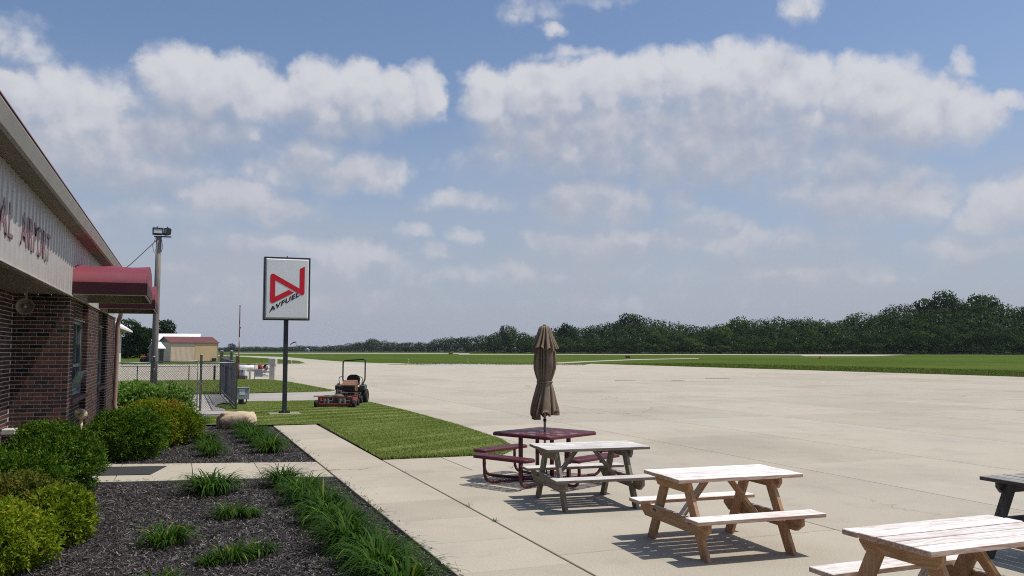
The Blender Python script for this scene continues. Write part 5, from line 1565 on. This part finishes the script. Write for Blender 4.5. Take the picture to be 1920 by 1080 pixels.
for k, (n_, sp, ln, wd, dr) in enumerate(((250, .15, .56, .024, 1.15), (270, .18, .53, .023, 1.2), (240, .13, .60, .025, 1.1), (170, .17, .33, .020, 1.1), (140, .14, .27, .022, 1.0))):
    V, F, tt = blades(n_, np.random.default_rng(50 + k), sp, ln, wd, dr)
    lily_me.append(np_mesh('leaves', V, F, LEAF_LILY, tt))
def lily(label, x, y, s, k, group):
    t = thing('daylily', label, 'plant', (x, y, -.035), random.uniform(0, 6.28), group)
    s *= .90
    t.scale = (s, s, s * random.uniform(.92, 1.05))
    link('leaves', lily_me[k], t)
g1, g2, g3 = 'daylilies bordering the walk', 'young daylilies scattered in the mulch', 'daylilies in the far bed'
for (lb, x, y, s, k) in (
    ('first border daylily, spilling over the corner of the cross path', 1.50, 13.55, 1.10, 0),
    ('second border daylily from the cross path, pressed against the first', 1.64, 12.75, 1.05, 1),
    ('third border daylily counted from the cross path towards the camera', 1.62, 11.95, 1.08, 2),
    ('fourth border daylily counted from the cross path towards the camera', 1.74, 11.2, 1.05, 0),
    ('fifth border daylily counted from the cross path towards the camera', 1.66, 10.45, 1.12, 1),
    ('sixth border daylily counted from the cross path towards the camera', 1.76, 9.75, 1.08, 2),
    ('seventh border daylily counted from the cross path towards the camera', 1.68, 9.05, 1.12, 0),
    ('eighth border daylily, just behind the last two of the row', 1.80, 8.4, 1.10, 1),
    ('ninth border daylily, next to last before the picture ends', 1.70, 7.75, 1.12, 2),
    ('nearest border daylily, cut by the lower edge of the picture', 1.80, 7.15, 1.12, 0)):
    lily(lb, x, y, s, k, g1)
lily('large daylily standing alone below the cross path', .47, 13.25, 1.30, 1, g2)
for (lb, x, y, s, k) in (
    ('low young daylily below the large single one', .62, 11.25, 1.05, 3), ('tiny sprig beside the low young daylily under the large one', .86, 11.2, .85, 4),
    ('young daylily tuft nearest the yellow green spirea', -.07, 9.95, 1.2, 3), ('small spreading daylily in the lower middle of the mulch', .52, 8.95, .95, 3),
    ('small daylily touching the spreading one, nearer the border row', .78, 9.15, .95, 4), ('young daylily cut by the lower edge of the picture', -.15, 7.95, 1.1, 3), ('weak tiny daylily left of the spreading one', .30, 8.85, .7, 4)):
    lily(lb, x, y, s, k, g2)
for (lb, x, y, s, k) in (
    ('far bed daylily closest to the gate, left of the boulder', .45, 25.2, 1.15, 0), ('dark daylily behind the two in the middle of the far bed', .58, 20.6, .95, 1),
    ('daylily in the middle of the far bed nearest the cross path', .60, 17.9, .95, 2), ('daylily between the other two in the middle of the far bed', .56, 19.2, .85, 1),
    ('daylily in front of the boulder', 1.55, 22.4, 1.20, 0), ('second daylily from the boulder in the far border', 1.62, 21.3, 1.15, 1), ('third daylily from the boulder in the far border', 1.58, 20.1, 1.2, 2),
    ('far border daylily nearest the cross path', 1.72, 18.1, 1.15, 0), ('fourth daylily from the boulder in the far border', 1.75, 19.1, 1.12, 1)):
    lily(lb, x, y, s, k, g3)

# mulch chips
def chips(n, poly_fn, zf, rng):
    P = poly_fn(n, rng); n = len(P)
    L = rng.uniform(.018, .075, n) * rng.uniform(.6, 1.2, n); Wd = rng.uniform(.004, .013, n)
    a = rng.uniform(0, 2 * np.pi, n); tl = rng.normal(size=n) * .35; rl = rng.normal(size=n) * .5
    d = np.stack([np.cos(a) * np.cos(tl), np.sin(a) * np.cos(tl), np.sin(tl)], 1)
    s = np.stack([-np.sin(a) * np.cos(rl), np.cos(a) * np.cos(rl), np.sin(rl)], 1)
    C = np.concatenate([P, (zf + rng.random(n) * .022)[:, None]], 1)
    dl, sw = d * L[:, None] / 2, s * Wd[:, None] / 2
    V = np.stack([C - dl - sw, C + dl - sw * .6, C + dl + sw * .6, C - dl + sw], 1).reshape(-1, 3)
    tn = np.clip(rng.beta(1.6, 2.2, n), 0, 1)
    return V, np.arange(4 * n).reshape(n, 4), np.repeat(tn, 4)
def bedpts(n, rng):
    a = np.stack([rng.uniform(-2.0, 2.34, n), rng.uniform(6.6, 25.0, n)], 1)
    yk0 = 14.02 + (2.34 - a[:, 0]) * .195; yk1 = 15.95 + (2.34 - a[:, 0]) * .285
    dens = np.clip(11.0 / a[:, 1], .25, 1)
    keep = ((a[:, 1] < yk0 - .01) | (a[:, 1] > yk1 + .01)) & (rng.random(n) < dens)
    return a[keep]
V, F, tt = chips(185000, bedpts, -.04, np.random.default_rng(5))
stuff(link('mulch', np_mesh('mulch', V, F, CHIP, tt)), 'dark shredded bark mulch covering the flower beds')
rs_ = np.random.default_rng(9)
def spill(n, rng):
    a = np.stack([2.36 + rng.exponential(.05, n), rng.uniform(6.8, 23.5, n)], 1)
    k = rng.random(n) < .45
    x = rng.uniform(-1.0, 2.3, n); side = rng.random(n) < .5
    y = np.where(side, 14.02 + (2.34 - x) * .195 + rng.exponential(.07, n), 15.95 + (2.34 - x) * .285 - rng.exponential(.07, n))
    a[k] = np.stack([x, y], 1)[k]
    return a
V, F, tt = chips(520, spill, .002, rs_)
stuff(link('spilled_mulch', np_mesh('spilled_mulch', V, F, CHIP, tt)), 'loose bark chips spilled onto the edges of the walk and path')
Vs, Fs, Ts, o_n = [], [], [], 0
for k in range(13):
    V, F, T = blades(int(rs_.integers(5, 16)), rs_, .03, rs_.uniform(.05, .12), .006, 1.0, 3)
    jx, jy = ((3.5, rs_.uniform(6.5, 15.5)) if k < 4 else (rs_.uniform(3.6, 6.8), 13.92) if k < 6 else (6.9, rs_.uniform(9, 15.5)) if k < 8 else (2.36, rs_.uniform(8, 22)))
    Vs.append(V + np.array([jx, jy, -.01])); Fs.append(F + o_n); Ts.append(T); o_n += len(V)
stuff(link('joint_weeds', np_mesh('joint_weeds', np.concatenate(Vs), np.concatenate(Fs), LEAF_LILY, np.concatenate(Ts))), 'tiny weeds growing in the joints of the concrete')

# lawn
def inpoly(P, poly):
    x, y = P[:, 0], P[:, 1]; ins = np.zeros(len(P), bool)
    for (x0, y0), (x1, y1) in zip(poly, poly[1:] + poly[:1]):
        c = ((y0 > y) != (y1 > y)) & (x < (x1 - x0) * (y - y0) / (y1 - y0 + 1e-12) + x0)
        ins ^= c
    return ins
LAWN = [(3.53, 15.86), (5.7, 15.80), (6.3, 16.6), (6.65, 18.4), (6.88, 22.4), (6.92, 28.0), (6.75, 33.2), (6.2, 34.6), (5.2, 34.95), (2.35, 35.2), (1.75, 34.3), (1.2, 33), (1.5, 31.5), (1.4, 28.1), (-.2, 27.6), (-.3, 25.4), (1.2, 24.5), (2.42, 24.12), (3.62, 23.98), (3.60, 20)]
PATCH = [(2.05, 42.4), (5.2, 42.9), (6.95, 43.4), (6.75, 47), (6.2, 56), (5.6, 60.6), (3.4, 62.0), (-3.0, 62.2), (-12, 62.4), (-14, 44.0), (-3, 43.4)]
sheet('lawn', LAWN, .010, MT['grass'])
sheet('grass_verge', PATCH, .010, MT['grass'])
def grass_blades(poly, n, h0, h1, w, rng, stripe):
    xs_ = [p[0] for p in poly]; ys_ = [p[1] for p in poly]
    P = np.stack([rng.uniform(min(xs_), max(xs_), n), rng.uniform(min(ys_), max(ys_), n)], 1)
    P = P + rng.normal(size=P.shape) * .03
    P = P[inpoly(P, poly)]; n = len(P)
    hgt = rng.uniform(h0, h1, n); a = rng.uniform(0, 2 * np.pi, n)
    ln = hgt * rng.uniform(.2, .9, n)
    tn = .42 + rng.normal(size=n) * .17
    lx, ly = np.cos(a) * ln, np.sin(a) * ln
    if stripe:                                      # passes of the mower lay the grass one way, then the other
        cx, cy = 13.5, 4.0
        rad = np.hypot(P[:, 0] - cx, P[:, 1] - cy)
        ph = np.sin(rad * 2 * np.pi / 1.15)
        tx, ty = -(P[:, 1] - cy) / rad, (P[:, 0] - cx) / rad
        lx += tx * hgt * .8 * ph; ly += ty * hgt * .8 * ph
        tn += .24 * ph * (.6 + .4 * np.sin(P[:, 1] * .5)) + .10 * np.sin(P[:, 0] * 1.7 + np.sin(P[:, 1])) * np.sin(P[:, 1] * .9)
    ba = rng.uniform(0, 2 * np.pi, n); dx, dy = np.cos(ba) * w, np.sin(ba) * w
    z = np.full(n, .008)
    V = np.stack([np.stack([P[:, 0] - dx, P[:, 1] - dy, z], 1), np.stack([P[:, 0] + dx, P[:, 1] + dy, z], 1), np.stack([P[:, 0] + lx, P[:, 1] + ly, z + hgt], 1)], 1).reshape(-1, 3)
    return V, np.arange(3 * n).reshape(n, 3), np.repeat(np.clip(tn, 0, 1), 3)
def near_dense(poly, n, *a):
    return grass_blades(poly, n, *a)
def strip(p, q, wid, n, h0, h1, w, rng):
    p, q = np.array(p), np.array(q); d = q - p; nn = np.array([-d[1], d[0]]) / np.hypot(*d)
    t = rng.random(n); P = p + d * t[:, None] + nn * (rng.random(n) ** 2 * wid)[:, None]
    hgt = rng.uniform(h0, h1, n); a = rng.uniform(0, 6.283, n); ba = rng.uniform(0, 6.283, n)
    z = np.full(n, -.06)
    V = np.stack([np.stack([P[:, 0] - np.cos(ba) * w, P[:, 1] - np.sin(ba) * w, z], 1), np.stack([P[:, 0] + np.cos(ba) * w, P[:, 1] + np.sin(ba) * w, z], 1), np.stack([P[:, 0] + np.cos(a) * hgt * .5, P[:, 1] + np.sin(a) * hgt * .5, z + hgt], 1)], 1).reshape(-1, 3)
    return V, np.arange(3 * n).reshape(n, 3), np.repeat(np.clip(.10 + rng.normal(size=n) * .10, 0, 1), 3)
rng = np.random.default_rng(31)
parts = [grass_blades(LAWN, 420000, .016, .042, .0045, rng, True), grass_blades(PATCH, 150000, .025, .06, .010, rng, False)]
edge = [(6.70, 15.7), (6.98, 22.4), (7.02, 28), (6.85, 33.4), (6.6, 33.3), (6.75, 28), (6.72, 22.4), (6.48, 18.4)]
parts.append(grass_blades([(3.50, 15.80), (5.75, 15.74), (5.75, 15.95), (3.50, 16.02)], 9000, .04, .085, .005, rng, False))
parts.append(grass_blades([(3.50, 15.9), (3.64, 15.9), (3.74, 24), (3.58, 24)], 14000, .03, .075, .005, rng, False))
def merge(parts):
    o = 0; Vs, Fs, Ts = [], [], []
    for V, F, T in parts:
        Vs.append(V); Fs.append(F + o); Ts.append(T); o += len(V)
    return np.concatenate(Vs), np.concatenate(Fs), np.concatenate(Ts)
for (p_, q_) in zip(LAWN[1:9], LAWN[2:10]):         # ragged edge creeping over the concrete
    d_ = math.hypot(q_[0] - p_[0], q_[1] - p_[1])
    V_, F_, T_ = strip(p_, q_, -.16, int(900 * d_), .015, .05, .005, rng); V_[:, 2] += .06
    parts.append((V_, F_, T_ + .35))
for (p_, q_) in zip(PATCH[1:6], PATCH[2:7]):
    d_ = math.hypot(q_[0] - p_[0], q_[1] - p_[1])
    V_, F_, T_ = strip(p_, q_, -.30, int(500 * d_), .02, .07, .009, rng); V_[:, 2] += .06
    parts.append((V_, F_, T_ + .35))
V, F, T = merge(parts)
stuff(link('lawn_grass', np_mesh('lawn_grass', V, F, LEAF_GRASS, T)), 'short mown grass of the lawns beside the walk and road')
# longer grass along the far edge of the apron
parts = [strip((59.7, 30), (59.7, 61), -14, 50000, .06, .13, .03, rng), strip((59.7, 61), (58.1, 118), -20, 40000, .06, .14, .045, rng), strip((58, 118), (34, 132.2), 14, 20000, .06, .13, .05, rng), strip((17.5, 139.8), (-20, 140), 12, 14000, .06, .13, .05, rng)]
V, F, T = merge(parts)
stuff(link('rough_grass', np_mesh('rough_grass', V, F, LEAF_GRASS, T)), 'longer rough grass along the far edge of the apron')

# ------------------------------------------------------------------ trees
def crown(seed, w, h_, n, leaf, lob=14, asp=.62, tl=.42, low=False):
    rng = np.random.default_rng(seed)
    lobes = [((0, 0, h_ * .55), (w * .34, w * .34, h_ * .34))]
    for k in range(lob):
        a = rng.uniform(0, 6.283); e = rng.uniform(-.45, 1.35); q = rng.uniform(.6, 1.0)
        r = rng.uniform(.17, .28)
        if low and k % 2 == 0:
            e = rng.uniform(-1.3, -.3)
        lobes.append(((w * .36 * q * math.cos(a) * math.cos(e), w * .36 * q * math.sin(a) * math.cos(e), h_ * (.52 + (.34 if e > 0 else .42) * q * math.sin(e))), (w * r, w * r, h_ * r * .75)))
    P, N, I = lumpy(n, rng, lobes)
    P = P + rng.normal(size=P.shape) * leaf * .25
    Nn = unit(N + rng.normal(size=P.shape) * .42)
    D = unit(np.cross(Nn, rng.normal(size=P.shape)))
    base = rng.random(len(lobes))
    tn = np.clip(tl + .35 * (base[I] - .5) + rng.normal(size=len(P)) * .15, 0, 1)
    L = leaf * rng.uniform(.6, 1.35, len(P))
    V, F, T = leaf_quads(P, D, L, L * asp, rng, tn, Nn)
    ctr_ = np.array([0, 0, h_ * .5]); rad = unit((P - ctr_) / np.array([w * .5, w * .5, h_ * .5]))
    SN = unit(N * .75 + rad * .55)
    return V, F, T, np.repeat(SN, 4, axis=0)
def trunk_mb(seed, h_, r, w):
    rng = random.Random(seed); b = MB()
    b.tube([(0, 0, -.5), (.02 * h_ * rng.uniform(-1, 1), .0, h_ * .3), (.03 * h_ * rng.uniform(-1, 1), 0, h_ * .72)], [r, r * .75, r * .25], 7)
    for k in range(6):
        a = rng.uniform(0, 6.28); z = h_ * rng.uniform(.25, .5)
        b.tube([(0, 0, z), (w * .16 * math.cos(a), w * .16 * math.sin(a), z + h_ * .14), (w * .32 * math.cos(a), w * .32 * math.sin(a), z + h_ * .26)], [r * .45, r * .3, r * .1], 5)
    return b
def tree(label, px, dist, h_, w, m, seed, n=2600, leaf=.62, group=None, z=None, tl=.42):
    p = at_dist(px, dist)
    t = thing('tree', label, 'tree', (p.x, p.y, hill_z(px, dist) if z is None else z), 0, group)
    V, F, T, SN = crown(seed, w, h_, n, leaf, lob=24 if z == 0 else 14, tl=tl, low=(z == 0))
    link('crown', np_mesh('crown', V, F, m, T, nrm=SN), t)
    trunk_mb(seed, h_, .03 * h_, w).build('trunk', MT['bark'], t)
    return t
GL = 'tall trees behind the hangars'
tree('dark tree rising just past the clapboard house', 236, 235, 10.0, 9.5, LEAF_DARK, 101, 9000, .55, GL, 0)
tree('low broad dark tree between the house and the light pole', 262, 250, 8.2, 9.0, LEAF_DARK, 102, 9000, .55, GL, 0)
tree('dark tree behind the light pole, above the white hangar', 303, 262, 11.2, 7.5, LEAF_DARK, 103, 9000, .55, GL, 0)
tree('dark bush under the light pole beside the shed', 287, 175, 4.2, 3.6, LEAF_DARK, 104, 1600, .35, GL, 0)
tree('dark tree at the far left between the house and the hangars', 284, 270, 9.0, 8.5, LEAF_DARK, 105, 8000, .55, GL, 0)
GT = 'trees told apart on the edge of the wood'
def sky_tree(label, px, dd, w, m, seed, top=None, tl=.42, n=1500):
    D = front(px) + dd
    zb = hill_z(px, D)
    top = top if top is not None else skyline(px)
    h_ = max(5.0, CAMH + (YH - top) / FPX * D - zb)
    return tree(label, px, D, h_, w, m, seed, n, .011 * h_ * 6 + .25, GT, zb, tl)
sky_tree('lone round tree poking above the distant tree line by the mast', 433, 30, 14, LEAF_DARK, 111, 643)
sky_tree('pale feathery tree left of the umbrella top', 952, 40, 17, LEAF_PALE, 112, 611, n=2200)
sky_tree('second pale tree in front of the feathery one', 928, 4, 16, LEAF_PALE, 113, 626)
sky_tree('rounded dark tree at the left start of the near wood', 697, 20, 20, LEAF_TREE, 114, 633)
sky_tree('broad domed tree crowning the wood right of the umbrella', 1180, 110, 26, LEAF_TREE, 115, 588, n=2600)
sky_tree('yellow green tree low at the front of the wood', 1228, 6, 15, LEAF_FRESH, 116, 622)
sky_tree('yellow green tree on the skyline in the middle of the wood', 1382, 80, 20, LEAF_FRESH, 117, 596, n=2200)
sky_tree('bright green bushy tree at the front of the wood', 1295, 0, 13, LEAF_FRESH, 118, 633)
sky_tree('light green spreading tree in the front of the wood', 1350, 8, 16, LEAF_FRESH, 119, 610)
sky_tree('tallest open crowned tree on the high right of the wood', 1772, 110, 18, LEAF_TREE, 120, 556, n=2200)
sky_tree('second tall tree just right of the tallest one', 1842, 110, 18, LEAF_TREE, 121, 560, n=2200)
sky_tree('thin leaved tree leaning left of the tallest one', 1735, 110, 14, LEAF_TREE, 122, 566, n=1300)
sky_tree('small pointed dark tree on the left slope of the wood', 1060, 60, 14, LEAF_DARK, 123, 604)
sky_tree('grey green bush mound at the foot of the wood', 1392, -4, 13, LEAF_PALE, 124, 647)
# the mass of the wood, and its shrubby edge
cv = [crown(200 + k, 1.0, 1.0, 1000, .060, 13, .75, .40) for k in range(7)]
cs = [crown(230 + k, 1.0, 1.0, 240, .11, 9, .7, .46) for k in range(5)]
rngw = np.random.default_rng(77)
def mass(name, label, items, protos, m):
    Vs, Fs, Ts, Ns, o = [], [], [], [], 0
    for (x, y, z, w, h_, k, dt) in items:
        V, F, T, SN = protos[k]
        a = rngw.uniform(0, 6.283); c, s = math.cos(a), math.sin(a)
        Q = np.stack([(V[:, 0] * c - V[:, 1] * s) * w + x, (V[:, 0] * s + V[:, 1] * c) * w + y, V[:, 2] * h_ + z], 1)
        Vs.append(Q); Fs.append(F + o); Ts.append(np.clip(T + dt, 0, .82)); o += len(Q)
        Ns.append(np.stack([SN[:, 0] * c - SN[:, 1] * s, SN[:, 0] * s + SN[:, 1] * c, SN[:, 2]], 1))
    stuff(link(name, np_mesh(name, np.concatenate(Vs), np.concatenate(Fs), m, np.concatenate(Ts), nrm=np.concatenate(Ns))), label)
def wood_items(px0, px1, rows, step_m, frac0, wr):
    out = []
    for (dd, fr) in rows:
        px = px0
        while px < px1:
            D = front(px) + dd + rngw.uniform(-6, 6)
            zb = hill_z(px, D)
            base_y = YH + CAMH / D * FPX
            top_y = base_y + (skyline(px) - base_y) * fr * (1.05 if D > 640 else 1.0) + abs(rngw.normal()) * (base_y - skyline(px)) * .07
            h_ = CAMH + (YH - top_y) / FPX * D - zb
            h_ = float(np.clip(h_, 4, 26))
            w = h_ * rngw.uniform(*wr)
            p = at_dist(px, D)
            out.append((p.x, p.y, zb - h_ * .10, w, h_ * 1.06, int(rngw.integers(7)), rngw.normal() * .16))
            px += step_m * w / D * FPX
    return out
mass('wood', 'dense dark green wood on the rise beyond the airfield', wood_items(985, 2250, [(2, .50), (22, .66), (48, .80), (78, .90), (110, .98)], .40, .6, (.85, 1.25)), cv, LEAF_TREE)
mass('wood', 'bluish line of distant trees thinning out to the left', wood_items(280, 1000, [(0, .62), (30, .88), (60, .97)], .45, .6, (.95, 1.4)), cv, LEAF_TREE)
def edge_items(px0, px1, h0, h1):
    out = []; px = px0
    while px < px1:
        D = front(px) - rngw.uniform(2, 10); h_ = rngw.uniform(h0, h1); w = h_ * rngw.uniform(.9, 1.6); p = at_dist(px, D)
        out.append((p.x, p.y, -.3 - h_ * .14, w, h_ * 1.1, int(rngw.integers(5)), rngw.normal() * .2 + .05)); px += .36 * w / D * FPX
    return out
mass('thicket', 'low bushes along the foot of the wood', edge_items(880, 2250, 3.0, 8.0), cs, LEAF_TREE)
mass('thicket', 'low hedge at the foot of the distant tree line', edge_items(280, 880, 2.5, 4.5), cs, LEAF_DARK)

# ------------------------------------------------------------------ summer haze
hm, hg = new_mat('haze')
pv = hg.n('ShaderNodeVolumePrincipled')
pv.inputs['Color'].default_value = (.80, .88, 1.0, 1.0)
pv.inputs['Density'].default_value = 4.8e-5
pv.inputs['Anisotropy'].default_value = 0.0
ho = hg.n('ShaderNodeOutputMaterial')
hm.node_tree.links.new(pv.outputs[0], ho.inputs['Volume'])
h = MB(); h.box((800, 1850, 24.4), (6900, 6800, 51.2))
o = h.build('haze', hm)
stuff(o, 'thin summer haze over the airfield')
